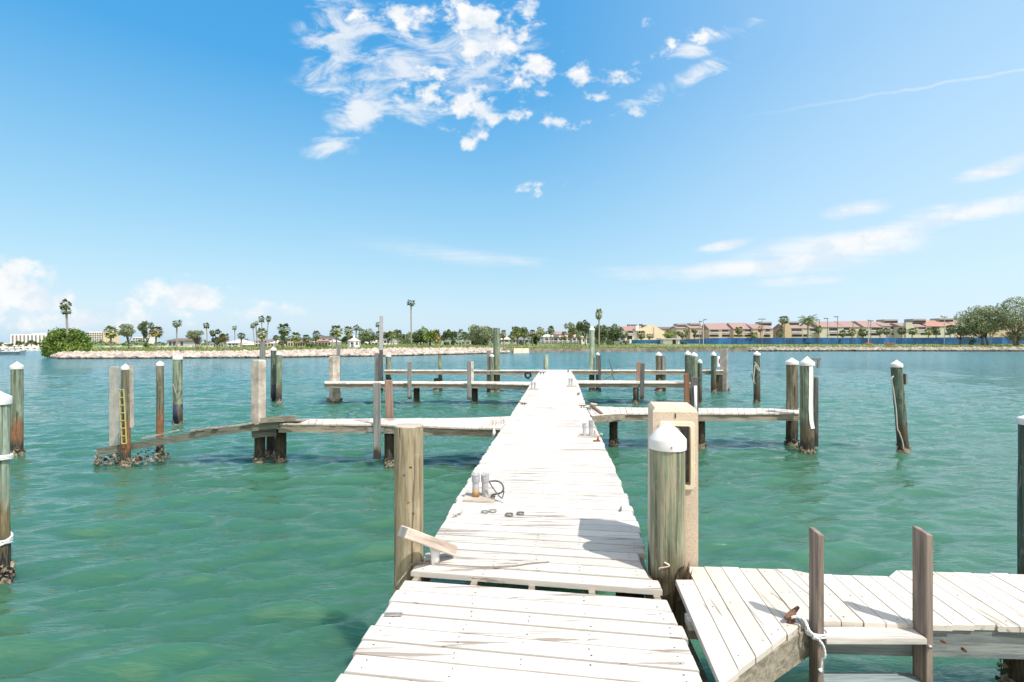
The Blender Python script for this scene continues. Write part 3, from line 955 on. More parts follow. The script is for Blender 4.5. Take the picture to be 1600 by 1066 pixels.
def near_left_piling():
    Y, x, r = 3.80, -0.767, 0.107
    root = empty('mooring_piling', (x, Y, 0), 'tan bare wooden piling with a flat sawn top beside the loose timber', 'piling', PILES)
    zs = [-0.8, 0.2, 0.6, 0.9, 1.2, 1.5, 1.75, 1.835]
    mb = MB().tube([(x, Y, z) for z in zs], [r * R.uniform(0.99, 1.01) for _ in zs], 40, 0.012)
    auto_smooth(mb.build('shaft', 'pile_tan', root, True))
    tp = MB().lathe((x, Y, 1.8355), [(r * 0.985, 0), (r * 0.96, 0.007)], 36)
    tp.build('sawn_top', 'plate', root)
    for a, z in ((-72, 1.55), (-95, 1.5), (-60, 1.22), (-80, 1.30)):
        a = math.radians(a)
        MB().rock((x + math.cos(a) * r * 0.99, Y + math.sin(a) * r * 0.99, z), 0.012, 0.008, 0.008, 0.3).build('knot', 'rot', root)


near_left_piling()

def rope3(mb, path, rad, turn=9.0):
    path = [Vector(p) for p in path]
    L = [0.0]
    for a, b in zip(path, path[1:]):
        L.append(L[-1] + (b - a).length)
    n = max(len(path), int(L[-1] / (rad * turn / 8)))
    n = min(n, 900)
    pts, k = [], 0
    for i in range(n + 1):
        d = L[-1] * i / n
        while k < len(L) - 2 and L[k + 1] < d:
            k += 1
        pts.append(path[k].lerp(path[k + 1], (d - L[k]) / max(L[k + 1] - L[k], 1e-6)))
    for s in range(3):
        q = []
        for i, p in enumerate(pts):
            t = (pts[min(i + 1, n)] - pts[max(i - 1, 0)]).normalized()
            u_ = t.cross(Vector((0.3, 1, 0.2))).normalized()
            w_ = t.cross(u_)
            a = 2 * math.pi * (L[-1] * i / n / (rad * turn) + s / 3)
            q.append(p + (u_ * math.cos(a) + w_ * math.sin(a)) * rad * 0.52)
        mb.tube(q, rad * 0.56, 5)
    return mb


# rope on the nearest left piling
def rope_left():
    x, Y, r = P1
    root = empty('mooring_rope', (x + r, Y - r, 0.9), 'white rope knotted high on the pale piling and wound again near the water', 'rope', 'mooring ropes')
    z1 = H - (715 - HZ) / F * Y
    z2 = H - (846 - HZ) / F * Y
    mb = MB()
    for i in range(3):
        mb.torus((x, Y, z1 + 0.022 * (i - 1)), r * 1.06, 0.013, (0.06 * (i - 1), 0.1, 1), 30, 7)
    for i in range(4):
        mb.torus((x, Y, z2 + 0.02 * (i - 1.5)), r * 1.06, 0.011, (0.25 * (i - 1.5) * 0.3, 0.2 * (-1) ** i, 1), 30, 7)
    a = math.radians(-50)
    kx, ky = x + math.cos(a) * r * 1.1, Y + math.sin(a) * r * 1.1
    for i in range(4):
        mb.torus((kx + R.uniform(-0.012, 0.012), ky - 0.012, z1 + R.uniform(-0.05, 0.04)), 0.032, 0.013, (R.uniform(-1, 1), -1, R.uniform(-1, 1)), 16, 7)
    for i in range(3):
        mb.torus((kx + R.uniform(-0.03, 0.01), ky - 0.005, z2 + R.uniform(-0.03, 0.03)), 0.026, 0.010, (R.uniform(-1, 1), -1, R.uniform(-1, 1)), 16, 7)
    rope3(mb, smooth_path([(kx, ky, z1), (kx + 0.015, ky - 0.01, z1 - 0.3), (kx + 0.012, ky - 0.005, (z1 + z2) / 2 - 0.1), (kx, ky, z2)]), 0.013)
    mb.tube(smooth_path([(kx - 0.01, ky - 0.01, z2), (kx + 0.05, ky - 0.01, z2 - 0.04), (kx + 0.06, ky, z2 + 0.03)]), 0.008, 6)
    mb.build('rope', 'rope_w', root, True)


rope_left()


def hang_rope(name, pts, rad, mat, label, cat='rope', group='mooring ropes'):
    pts = [Vector(p) for p in pts]
    o = rope3(MB(), smooth_path(pts), rad).build(name, mat, None, True, loc=pts[0])
    return tag(o, label, cat, group)


# strip on the thick right piling, strips on others
def strip(root, pts, w, t, mat, name='fender_strip'):
    mb = MB()
    for a, b in zip(pts, pts[1:]):
        mb.bar(a, b, w, t, up=(0, 1, 0))
    return mb.build(name, mat, root)


Y5 = c5.y
strip(p5, [W(1267, 572, Y5 - r5 * 0.93), W(1266.5, 640, Y5 - r5 * 0.96), W(1267.5, 658, Y5 - r5 * 0.98), W(1270, 670, Y5 - r5 * 1.0)], 0.085, 0.02, 'pvc_w')
a, b = W(1273, 700, 12.0), W(1278, 590, 12.0)
MB().box(a.x, b.x, 11.98, 12.12, 0.02, b.z).build('fender_board', 'board_dark', p5)
mbk = MB()
q = W(1268, 560, Y5 + 0.15)
mbk.bar(q + Vector((-0.1, 0, -0.02)), q + Vector((0.2, 0, -0.02)), 0.05, 0.05)
mbk.bar(q + Vector((0.14, 0, -0.22)), q + Vector((0.16, 0, 0.0)), 0.04, 0.04)
mbk.build('bracket', 'tin', p5)
# white fender strip on the rusty piling of the broken finger
strip(p3, [(c3.x + r3 * 0.95, c3.y + 0.03, 2.0), (c3.x + r3 * 1.15, c3.y + 0.03, 0.75)], 0.10, 0.05, 'concrete_w')
# yellow ladder strip
def yellow_ladder():
    Y = c3.y - r3 - 0.05
    xl, xr = (186.3 - 800) / F * Y, (193.3 - 800) / F * Y
    zt, zb = H - (609 - HZ) / F * Y, H - (693 - HZ) / F * Y
    root = empty('boat_ladder', ((xl + xr) / 2, Y, zb), 'narrow yellow ladder strapped to the rusty piling at the sunken end', 'ladder')
    sh = 0.055
    for x in (xl, xr):
        MB().bar((x, Y, zt), (x + sh, Y, zb), 0.014, 0.02, up=(0, 1, 0)).build('rail', 'yellow', root)
    for i in range(8):
        t = i / 7
        z = zt + (zb - zt) * t
        MB().bar((xl + sh * t, Y - 0.012, z), (xr + sh * t, Y - 0.012, z), 0.012, 0.016).build('rung', 'yellow', root)


yellow_ladder()
# rope bits
q = c7
pl = W(1394, 590, c7.y - 0.1)
hang_rope('mooring_rope', [W(1396, 588, c7.y - r7), W(1393, 593, c7.y - r7 - .02), W(1396, 610, c7.y - r7), W(1400, 640, c7.y - r7 - .02), W(1402, 668, c7.y - r7 - .03), W(1406, 678, c7.y - r7 - .03), W(1410, 690, c7.y - r7 - .02), W(1412, 702, c7.y - r7 - .01)], 0.014, 'rope', 'frayed grey rope hanging down the leaning piling')
mbk = MB()
mbk.bar(W(1414.5, 584, c7.y), W(1415, 601, c7.y), 0.045, 0.09, up=(0, 1, 0))
mbk.build('cleat_board', 'board', p7)
hang_rope('mooring_rope', [W(1179, 566, c6.y - .2), W(1184, 572, c6.y - .2), W(1187, 580, c6.y - .2), W(1183, 576, c6.y - .2), W(1180, 570, c6.y - .2), W(1178, 585, c6.y - .2), W(1177, 598, c6.y - .2)], 0.022, 'rope', 'tangled pale rope on the dark piling alone beyond the finger piers')
mbk = MB()
mbk.bar(W(1175, 584, c6.y - .16), W(1179, 600, c6.y - .16), 0.05, 0.09, up=(0, 1, 0))
mbk.build('cleat_board', 'board', p6)
hang_rope('mooring_rope', [W(270.5, 600, 15.15), W(276, 617, 15.12), W(281, 612, 15.13), W(285.5, 602, 15.2), W(282, 598, 15.12), W(277, 606, 15.12), W(274, 620, 15.14)], 0.014, 'rope_g', 'dark rope looped round the wrapped piling behind the broken finger')


# ------------------------------------------------------------------ concrete posts
def block_post(x0, xm, x1, ytop, Y, zb, label, left='concrete', taper=0.0, oy=0, foot=True):
    """square concrete post seen on its corner: x0..xm dark face, xm..x1 sunny face"""
    a = Vector(((x0 - 800) / F * (Y + 0.12), Y + 0.12))
    b = Vector(((xm - 800) / F * Y, Y))
    c_ = Vector(((x1 - 800) / F * (Y + 0.06), Y + 0.06))
    d = a + c_ - b
    zt = H - (ytop - HZ) / F * Y
    m = (a + c_) / 2
    root = empty('concrete_post', (m.x, m.y, 0), label, 'post', 'concrete posts of the old dock')
    q = [a, b, c_, d]
    mb = MB()
    ch = 0.03
    lo = [m + (p - m) * (1 + taper) for p in q]
    lv = [[(p.x, p.y, zb) for p in lo], [(p.x, p.y, zt - ch) for p in q], [((m + (p - m) * 0.86).x, (m + (p - m) * 0.86).y, zt) for p in q]]
    mb.hexa(lv[0], lv[1])
    mb.f = [f for k, f in enumerate(mb.f) if k != 1]
    o = len(mb.v)
    mb.v += lv[2]
    for i in range(4):
        j = (i + 1) % 4
        mb.f.append((4 + i, 4 + j, o + j, o + i))
    mb.f.append((o, o + 1, o + 2, o + 3))
    mb.build('shaft', left, root)
    if oy:
        oysters(root, (m.x, m.y), (c_ - a).length * 0.55, -0.05, 0.14, oy, 0.06, False)
    return root


block_post(170.6, 184.5, 186.5, 573, 10.95, 0.15, 'grey square concrete post behind the ladder piling at the sunken end', 'concrete')
cp = block_post(392.3, 404, 415.4, 562.3, 11.15, 0.62, 'weathered white and brown concrete post where the broken finger buckles', 'concrete_w')
block_post(514, 520.2, 531, 556.8, 21.35, -0.6, 'pale concrete post at the open end of the second finger pier', 'concrete_w', oy=40)
block_post(585.2, 591.5, 593.3, 552, 26.2, -0.6, 'grey concrete post beside the tall metal pole', 'concrete_g')
block_post(1125, 1135.2, 1138, 545, 26.1, -0.6, 'broad grey concrete block post at the outer end of the farthest finger', 'concrete_g', oy=50)


def post(name, x0, x1, yt, Y, zb, mat, label, th=None, cat='post', group=None):
    a, b = W(x0, yt, Y), W(x1, yt, Y)
    th = th or 0.06
    o = MB().box(a.x, b.x, Y, Y + th, zb, a.z).build(name, mat, None, loc=((a.x + b.x) / 2, Y, zb))
    return tag(o, label, cat, group)


LP = 'loose upright posts in the water'
post('wooden_post', 405.6, 413.2, 535, 21.6, -0.5, 'board', 'grey plank post rising behind the weathered concrete post', 0.1, group=LP)
post('wooden_post', 525.8, 530.8, 538.5, 22.0, -0.5, 'board', 'dark plank post rising behind the pale concrete post', 0.1, group=LP)
tp = post('metal_pole', 592.8, 597.6, 494, 26.4, -0.5, 'pvc', 'tallest bare grey metal pole standing above the finger piers', 0.12, cat='pole')
post('wooden_post', 592.4, 598, 547, 26.05, -0.5, 'board_dark', 'dark plank post strapped in front of the tall metal pole', 0.08, group=LP)
post('wooden_post', 760.2, 767.2, 548, 25.75, -0.5, 'board', 'grey plank post beside the short white capped piling', 0.12, group=LP)
post('wooden_post', 935, 939, 556, 25.6, -0.5, 'board_dark', 'dark plank post strapped to the short capped piling near the tallest capped one', 0.1, group=LP)
post('wooden_post', 1035, 1040.4, 556, 25.8, -0.4, 'board', 'grey plank post beside the olive capped piling', 0.1, group=LP)
post('wooden_post', 1118.5, 1129, 579, 25.8, -0.5, 'support', 'low dark stump beside the concrete block post', 0.3, group=LP)
sg = post('warning_sign', 1121.3, 1125, 556.5, 25.95, 1.25, 'white', 'small faded red and white sign beside the concrete block post', 0.02, cat='sign')
a, b = W(1123.4, 561, 25.94), W(1124.8, 568, 25.94)
MB().box(a.x, b.x, 25.935, 25.945, b.z, a.z).build('red_mark', 'red', sg)


# ------------------------------------------------------------------ finger piers
FG = 'finger piers branching off the walkway'


def along(poly, t):
    """point at fraction t of a polyline's length"""
    ls = [(Vector(b) - Vector(a)).length for a, b in zip(poly, poly[1:])]
    L = sum(ls) * t
    for (a, b), l in zip(zip(poly, poly[1:]), ls):
        if L <= l:
            return Vector(a).lerp(Vector(b), L / max(l, 1e-6))
        L -= l
    return Vector(poly[-1])


def deck_strip(front, back, pitch=0.143, th=0.038, gap=0.007, jz=0.003, jend=0.012, skip=(), n0=0):
    mb = MB()
    L = sum((Vector(b) - Vector(a)).length for a, b in zip(front, front[1:]))
    n = max(1, round(L / pitch))
    for i in range(n):
        if i in skip:
            continue
        g = gap * R.choice((0.3, 0.5, 0.7, 1, 1.5)) / L / 2
        t0, t1 = i / n + g, (i + 1) / n - g
        f0, f1, b0, b1 = along(front, t0), along(front, t1), along(back, t0), along(back, t1)
        dz = Vector((0, 0, R.uniform(-jz, jz)))
        d = (b0 - f0).normalized()
        e0, e1 = d * R.uniform(-jend, jend), d * R.uniform(-jend, jend)
        mb.plank([f0 + dz + e0, f1 + dz + e0, b1 + dz + e1, b0 + dz + e1], th)
    return mb


def beam_along(poly, h, w, drop):
    mb = MB()
    for a, b in zip(poly, poly[1:]):
        a, b = Vector(a), Vector(b)
        o = Vector((0, 0, drop + h / 2))
        d = (b - a).normalized()
        mb.bar(a - o - d * 0.001, b - o + d * 0.001, w, h)
    return mb


def inset(front, back, k):
    return [Vector(f).lerp(Vector(b), k) for f, b in zip(front, back)]


def finger(label, front, back, beam_h=0.15, supports=(), mat='deck_y', sag=0.0):
    m = (Vector(front[0]) + Vector(front[-1])) / 2
    root = empty('finger_pier', (m.x, m.y, 0), label, 'finger pier', FG)
    deck_strip(front, back).build('deck_boards', mat, root)
    beam_along(inset(front, back, 0.06), beam_h, 0.04, 0.0385).build('stringer', 'stringer', root)
    beam_along(inset(front, back, 0.94), beam_h, 0.04, 0.0385).build('stringer', 'beam', root)
    for (x, y, r) in supports:
        mb = MB().tube([(x, y, z) for z in (-0.8, 0, 0.3, DECK - 0.19)], r, 14, 0.05)
        s = mb.build('support_pile', 'support', root, True)
        oysters(s, (x, y), r, -0.05, 0.16, 30, 0.03)
    return root


def fboard(root, x0, x1, yt, yb, Y, mat='board', lean=0.0, th=0.045):
    a, b = W(x0, yt, Y), W(x1, yb, Y)
    w = b.x - a.x
    l = lean / F * Y
    mb = MB().hexa([(a.x + l, Y, b.z), (a.x + l + w, Y, b.z), (a.x + l + w, Y + th, b.z), (a.x + l, Y + th, b.z)],
                   [(a.x, Y, a.z), (a.x + w, Y, a.z), (a.x + w, Y + th, a.z + 0.01), (a.x, Y + th, a.z + 0.01)])
    return soften(mb.build('fender_board', mat, root), 0.01)


def D(px, py, z=DECK):
    x, y = XY(px, py, z)
    return Vector((x, y, z))


# first left finger, sound part
f1 = [D(784, 669), D(722, 667.5), D(600, 662.8), D(475, 661.5), D(436, 661.5)]
b1 = [D(798, 650.5), D(735, 653), D(600, 654), D(475, 654.6), D(436, 654.8)]
fl1 = finger('nearest finger pier across open water with its outer half broken and sunk', list(reversed(f1)), list(reversed(b1)), 0.15,
             [((608.5 - 800) / F * 10.3, 10.32, 0.105), ((406 - 800) / F * 10.55, 10.55, 0.105), ((438.5 - 800) / F * 10.6, 10.62, 0.10), ((424 - 800) / F * 11.1, 11.1, 0.10)])
fboard(fl1, 582.4, 594, 598.8, 717.8, 10.05, 'board', lean=0.8)
fboard(fl1, 600.7, 612.5, 594.6, 654, 10.95, 'board_red', lean=2.0)
MB().bar(W(574, 672, 10.09), W(600, 672, 10.09), 0.03, 0.09, up=(0, 0, 1)).build('cleat_block', 'board', fl1)
MB().bar(W(394, 678, 10.35), W(432, 674, 10.35), 0.04, 0.17, up=(0, 0, 1)).build('cross_brace', 'beam', fl1)
# red paint spill on boards
M['paint_red'] = plain('paint_red', (0.50, 0.20, 0.17), 0.8, 0.2, 20)
for px, py, rx, ry in ((568, 656.8, 0.19, 0.05), (610, 656.2, 0.13, 0.05)):
    c_ = D(px, py)
    pa = MB().add([(c_.x + math.cos(a) * rx * R.uniform(.7, 1.2), c_.y + math.sin(a) * ry * R.uniform(.7, 1.3), DECK + 0.0075) for a in [i * 6.2832 / 14 for i in range(14)]], [tuple(range(14))])
    pa.build('red_paint_patch', 'paint_red', fl1)
# the sunken outer span
A0, A1, A2, A3 = W(153, 700.5, 10.42), W(204, 692.5, 10.37), W(322, 671.5, 10.28), W(436, 658, 10.2)
sp_ = MB()
for a, b in ((A0, A1), (A1, A2), (A2, A3)):
    sp_.bar(a - Vector((0, 0, .07)), b - Vector((0, 0, .07)), 0.05, 0.14)
span = sp_.build('sunken_stringer', 'beam', fl1)
back = [p + Vector((0.02, 0.66, -0.05)) for p in (A0, A1, A2, A3)]
sp_ = MB()
for a, b in zip(back, back[1:]):
    sp_.bar(a - Vector((0, 0, .08)), b - Vector((0, 0, .08)), 0.05, 0.13)
sp_.build('sunken_stringer', 'beam', fl1)
pf = [A2 + Vector((-0.3, -0.03, 0.0)), A3 + Vector((0.0, -0.03, 0.03)), W(468, 657.5, 10.2) + Vector((0, 0, 0.02))]
pb = [p + Vector((0, 0.70, -0.085)) for i, p in enumerate(pf)]
deck_strip(pf, pb, 0.15, 0.035, 0.02, 0.012, 0.05).build('buckled_boards', 'deck_grey', fl1)
MB().bar(W(218, 688.5, 10.36) + Vector((0, 0.1, 0.03)), W(273, 676, 10.33) + Vector((0, 0.1, 0.03)), 0.10, 0.03).build('loose_plank', 'deck_grey', fl1)
MB().bar(W(408, 657, 10.15), W(462, 653, 10.05), 0.05, 0.10).build('broken_beam', 'stringer', fl1)
oysters(fl1, (A0.x + 0.25, A0.y - 0.02), 0.2, 0.03, 0.2, 45, 0.045, False)
oysters(fl1, (A1.x + 0.35, A1.y + 0.1), 0.25, 0.05, 0.22, 40, 0.045, False)

# first right finger
f = [D(924.5, 650), D(940, 648), D(975, 645.6), D(1090, 645.7), D(1249, 644.9)]
b = [D(914, 633), D(934, 634.8), D(975, 636.6), D(1090, 637.7), D(1249, 637.9)]
fr1 = finger('finger pier running out to the thick piling with the white strip', f, b, 0.15,
             [((1096 - 800) / F * 11.9, 11.95, 0.10), ((960 - 800) / F * 12.1, 12.2, 0.1)])
fboard(fr1, 1080.3, 1091.2, 589.7, 706, 11.62, 'board_dark', lean=1.0)
fboard(fr1, 1069.2, 1077.4, 584.4, 646, 12.62, 'board_rust')
MB().tube([W(1086.6, 603, 11.57), W(1086.9, 657, 11.57)], 0.033, 12).build('pvc_pipe', 'pvc_w', fr1, True)
MB().bar(W(923, 633, 12.9) + Vector((0, 0, .012)), W(940, 647.4, 11.5) + Vector((0, 0, .012)), 0.06, 0.03).build('rusty_angle', 'rust', fr1)
MB().bar(W(923, 630.5, 12.9), W(932.5, 632, 12.9), 0.09, 0.03).build('loose_plank', 'deck_y', fr1)
MB().bar(W(925, 655, 11.18), W(976, 651, 11.62), 0.03, 0.13).build('skirt_board', 'stringer', fr1)

# second fingers
f = [D(507, 598.8), D(640, 598.8), D(760, 599.2), D(830, 601)]
b = [D(507, 595.6), D(640, 595.8), D(760, 596), D(836, 596.6)]
fl2 = finger('second finger pier ending at the pale concrete post', f, b, 0.16, [((651 - 800) / F * 21.0, 21.0, 0.125), ((741.5 - 800) / F * 20.7, 20.75, 0.125)])
fboard(fl2, 636.6, 643, 565.4, 624, 20.2, 'board')
fboard(fl2, 729.7, 736.2, 564.7, 624.6, 20.15, 'board')
fboard(fl2, 736, 740, 565.5, 600, 21.3, 'concrete_w')
f = [D(901, 598.3), D(960, 598.2), D(1079, 598.3)]
b = [D(898, 594.2), D(960, 594.5), D(1079, 595)]
fr2 = finger('second finger pier ending at the cluster of three pilings', f, b, 0.16, [((994 - 800) / F * 20.7, 20.75, 0.115), ((1074 - 800) / F * 20.9, 20.6, 0.09)])
fboard(fr2, 994.8, 1001.2, 565.6, 598, 21.55, 'board_red')
fboard(fr2, 1001, 1007.6, 568, 624, 20.55, 'board_dark', lean=-1.2)

# farthest fingers (the walkway climbs a little towards its end)
ZF = 1.07
f = [W(600.5, 579.4, 25.6), W(700, 579.4, 25.6), W(846, 579.6, 25.55)]
b = [W(600.5, 577.8, 26.4), W(700, 577.8, 26.4), W(846, 578, 26.4)]
fl3 = finger('farthest finger pier with an old tyre hanging from it', [Vector((p.x, p.y, ZF)) for p in f], [Vector((p.x, p.y, ZF)) for p in b], 0.17,
             [((681 - 800) / F * 25.8, 25.9, 0.12), ((607 - 800) / F * 26.0, 26.0, 0.14), ((775 - 800) / F * 25.9, 26.0, 0.12)])
f = [W(891, 579.5, 25.6), W(1000, 579.4, 25.6), W(1130, 579.4, 25.6)]
b = [W(891, 577.8, 26.4), W(1000, 577.8, 26.4), W(1130, 577.8, 26.4)]
fr3 = finger('farthest finger pier ending at the concrete block post', [Vector((p.x, p.y, ZF)) for p in f], [Vector((p.x, p.y, ZF)) for p in b], 0.17,
             [((1029 - 800) / F * 25.9, 25.85, 0.15), ((925 - 800) / F * 26, 25.95, 0.12), ((1123 - 800) / F * 26, 26.0, 0.1)])
ty = MB().torus(W(825, 586.4, 25.4), 0.135, 0.05, (0.15, 1, 0.1), 26, 10)
o = ty.build('old_tyre', 'rubber', None, True, loc=W(825, 586.4, 25.4))
tag(o, 'small black tyre hung on the side of the farthest finger pier', 'tyre')
hang_rope('mooring_rope', [W(828, 589, 25.38), W(830, 593, 25.2), W(834, 594.5, 25.0), W(838, 592, 24.8)], 0.02, 'rope_g', 'dark rope trailing from the old tyre')
br = empty('bent_railing', W(955, 577, 25.4), 'bent thin metal rods sticking up behind the second finger pier', 'railing')
for i, (p, q) in enumerate(((W(951, 561, 25.3), W(956.6, 577, 25.3)), (W(956.8, 583, 25.3), W(960, 596, 25.3)), (W(943, 593, 25.3), W(957, 586, 25.3)), (W(961.5, 600, 25.3), W(962, 606, 25.3)))):
    MB().tube([p, q], 0.03 if i < 3 else 0.015, 8).build('rod', 'tin', br)
MB().tube([W(956.6, 577, 25.3), W(956.8, 583, 25.3)], 0.03, 8).build('rod', 'tin', br)
MB().tube([W(960, 596, 25.3), W(961.5, 600, 25.3)], 0.03, 8).build('rod', 'tin', br)

# ------------------------------------------------------------------ main walkway
PROF = [(0.2, -1.03, 0.72, 0.842), (2.415, -0.83, 0.915, 0.842), (3.5, -0.735, 1.01, 0.842), (3.7, -0.70, 1.005, 0.85), (4.79, -0.60, 1.144, 0.85), (6.6, -0.462, 1.32, 0.85),
        (13.0, 0.114, 1.88, 0.85), (20.3, 0.81, 2.588, 0.945), (26.3, 1.47, 3.0, 1.07)]
pier = empty('wooden_walkway', (0, 0.3, 0), 'long white weathered board walkway leading out over the water', 'pier')


def pier_boards(y0, y1, sk0, sk1, notch=None, pitch=0.1385, wide=(), bev=0.006):
    mb = MB()
    nails = MB()
    y = y0
    i = 0
    while y < y1 - 0.05:
        t = (y - y0) / (y1 - y0)
        sk = sk0 + (sk1 - sk0) * t
        g = R.uniform(0.006, 0.009) if R.random() < 0.55 else R.uniform(0.010, 0.017)
        if i in wide:
            g = 0.020
        p = pitch * R.uniform(0.97, 1.03)
        ya, yb = y, min(y + p - g, y1)
        c = []
        xl, xr, z = lerp_tab(PROF, (ya + yb) / 2)
        jl, jr = R.uniform(-0.014, 0.014), R.uniform(-0.014, 0.014)
        if y < 3.4:
            jl += R.uniform(-0.02, 0.01)
        if notch:
            jl, jr = notch(i, jl, jr)
        dz = R.uniform(-0.002, 0.002)
        zz = [lerp_tab(PROF, ya)[2] + dz, lerp_tab(PROF, yb)[2] + dz]
        xc = (xl + xr) / 2

        def corner(yq, left, zq):
            e = lerp_tab(PROF, yq)
            x = e[0] + jl if left else e[1] + jr
            ec = (e[0] + e[1]) / 2
            yy_ = yq + sk * (x - ec)
            e2 = lerp_tab(PROF, yy_)
            x = e2[0] + jl if left else e2[1] + jr
            return Vector((x, yy_, zq))
        cs = [corner(ya, True, zz[0]), corner(ya, False, zz[0]), corner(yb, False, zz[1]), corner(yb, True, zz[1])]
        mb.plank(cs, 0.038, bev)
        if y < 11:
            for k in (0.045, 0.3, 0.5, 0.7, 0.955):
                for s in (0.28, 0.72):
                    if R.random() < 0.25:
                        continue
                    q = cs[0].lerp(cs[1], k + R.uniform(-0.006, 0.006)).lerp(cs[3].lerp(cs[2], k), s + R.uniform(-0.05, 0.05))
                    w = R.uniform(0.003, 0.0052)
                    nails.add([(q.x - w, q.y - w, q.z + 0.0015), (q.x + w, q.y - w, q.z + 0.0015), (q.x + w, q.y + w, q.z + 0.0015), (q.x - w, q.y + w, q.z + 0.0015)], [(0, 1, 2, 3)])
        y += p
        i += 1
    return mb, nails


def notchA(i, jl, jr):
    return jl, jr


mbA, nA = pier_boards(3.365 - 0.139 * 23, 3.365, -0.155, -0.155, wide=(20, 17, 15))
mbA.build('deck_boards', 'deck', pier)


def notchB(i, jl, jr):
    if i == 0:
        return 0.0, -0.015
    if i in (1, 2, 3):
        return (jl + (0.10 if i in (1, 2) else 0.02), -0.07)
    return jl, jr


mbB, nB = pier_boards(3.475, 13.05, -0.16, 0.02, notch=notchB, wide=(2, 10, 25))
mbB.build('deck_boards', 'deck', pier)
mbC, nC = pier_boards(13.09, 26.4, 0.03, 0.0, wide=())
mbC.build('deck_boards', 'deck', pier)
for nb in (nA, nB):
    tag(nb.build('nail_heads', 'nail', pier), kind='stuff')
for k in (0.03, 0.27, 0.5, 0.73, 0.97):
    mb = MB()
    pts = []
    for y, xl, xr, z in PROF:
        pts.append(Vector((xl + (xr - xl) * k, y, z - 0.0395 - 0.07)))
    for a, b in zip(pts, pts[1:]):
        mb.bar(a, b, 0.042, 0.14)
    mb.build('stringer', 'stringer' if k not in (0.5,) else 'stringer', pier)
for y in (1.2, 3.55, 6.6, 9.8, 13.2, 16.5, 20, 23.2, 26):
    xl, xr, z = lerp_tab(PROF, y)
    MB().bar((xl + 0.05, y, z - 0.27), (xr - 0.05, y, z - 0.27), 0.06, 0.16).build('cross_beam', 'beam', pier)
    for x in (xl + 0.16, xr - 0.16):
        MB().tube([(x, y + 0.13, q) for q in (-0.8, 0.0, 0.3, z - 0.2)], 0.1, 14, 0.04).build('support_pile', 'support', pier, True)
# beam seen in the gap beside the near finger
MB().bar((1.0, 2.2, 0.52), (1.1, 3.40, 0.52), 0.10, 0.06).build('ledger', 'beam', pier)
MB().bar((1.04, 3.05, 0.79), (1.22, 3.03, 0.79), 0.10, 0.05).build('ledger', 'step', pier)
# stub of a broken board at the left corner
MB().plank([D(661, 877), D(700, 866.5), D(688, 861), D(664, 864)], 0.03).build('broken_board', 'plate', pier)

# ------------------------------------------------------------------ near finger on the right
SL = 0.122      # boards run nearly along the view


def nf(x, y):
    return Vector((x, y, DECK))


nfr = empty('finger_pier', (2.2, 3.2, 0), 'near finger pier with the wooden ladder fixed to its edge', 'finger pier', FG)
mb = MB()
nails = MB()
x = 1.069          # on the line y = 3.19
i = 0
while x < 4.6:
    wd_ = 0.1225
    xa, xb = x + 0.0022 + R.uniform(0, 0.002), x + wd_ - 0.0022

    def cut(xx, back):
        """board end: back edge or front edge (with the diagonal corner)"""
        if back:
            yb = 3.68 - 0.083 * (xx - 1.24)
            if 2.0 < xx < 2.62:
                yb -= 0.055
            if xx >= 2.60:
                yb += 0.055
            if i == 0:
                yb = 3.47
            return yb
        # front: diagonal from (0.976,2.42) to (1.70,2.95), then straight
        yf = 2.955 - 0.05 * (xx - 1.70)
        if xx < 1.72:
            yf = min(yf, 2.42 + (xx + (-0.7) * SL * 0 - 1.0) * 0.78)
        return yf
    jf = R.uniform(-0.012, 0.008)
    jb = R.uniform(-0.008, 0.008)

    def pt(x0, back):
        yq = 3.0
        for _ in range(6):
            xx = x0 + SL * (yq - 3.19)
            yq = cut(xx, back)
        yq += jb if back else jf
        return Vector((x0 + SL * (yq - 3.19), yq, DECK + 0.0))
    cs = [pt(xa, False), pt(xb, False), pt(xb, True), pt(xa, True)]
    dz = Vector((0, 0, R.uniform(-0.002, 0.002)))
    mb.plank([c_ + dz for c_ in cs], 0.036, 0.005)
    for s in (0.07, 0.5, 0.92):
        for k in (0.28, 0.72):
            if R.random() < 0.35:
                continue
            q = cs[0].lerp(cs[1], k).lerp(cs[3].lerp(cs[2], k), s) + dz
            w = R.uniform(0.003, 0.005)
            nails.add([(q.x - w, q.y - w, q.z + 0.0015), (q.x + w, q.y - w, q.z + 0.0015), (q.x + w, q.y + w, q.z + 0.0015), (q.x - w, q.y + w, q.z + 0.0015)], [(0, 1, 2, 3)])
    x += wd_
    i += 1
mb.build('deck_boards', 'deck_y', nfr)
tag(nails.build('nail_heads', 'nail', nfr), kind='stuff')
zb = DECK - 0.037 - 0.08
MB().bar((1.745, 2.985, zb), (4.7, 2.845, zb), 0.045, 0.16).build('stringer', 'beam_grey', nfr)
MB().bar((1.02, 2.49, zb), (1.735, 2.985, zb), 0.045, 0.16).build('stringer', 'stringer', nfr)
MB().bar((1.25, 3.60, zb), (2.62, 3.50, zb), 0.045, 0.16).build('stringer', 'beam', nfr)
MB().bar((2.64, 3.57, zb), (4.7, 3.40, zb), 0.045, 0.16).build('stringer', 'board_dark', nfr)
MB().bar((2.64, 3.05, zb), (2.64, 3.52, zb), 0.045, 0.14).build('stringer', 'beam', nfr)
for xs, ys in ((3.14, 3.12), (1.5, 3.35), (4.4, 3.2)):
    s = MB().tube([(xs, ys, q) for q in (-0.8, 0, 0.3, 0.66)], 0.11, 18, 0.05).build('support_pile', 'support', nfr, True)
    oysters(s, (xs, ys), 0.115, 0.15, 0.5, 110, 0.02)
kn = MB()
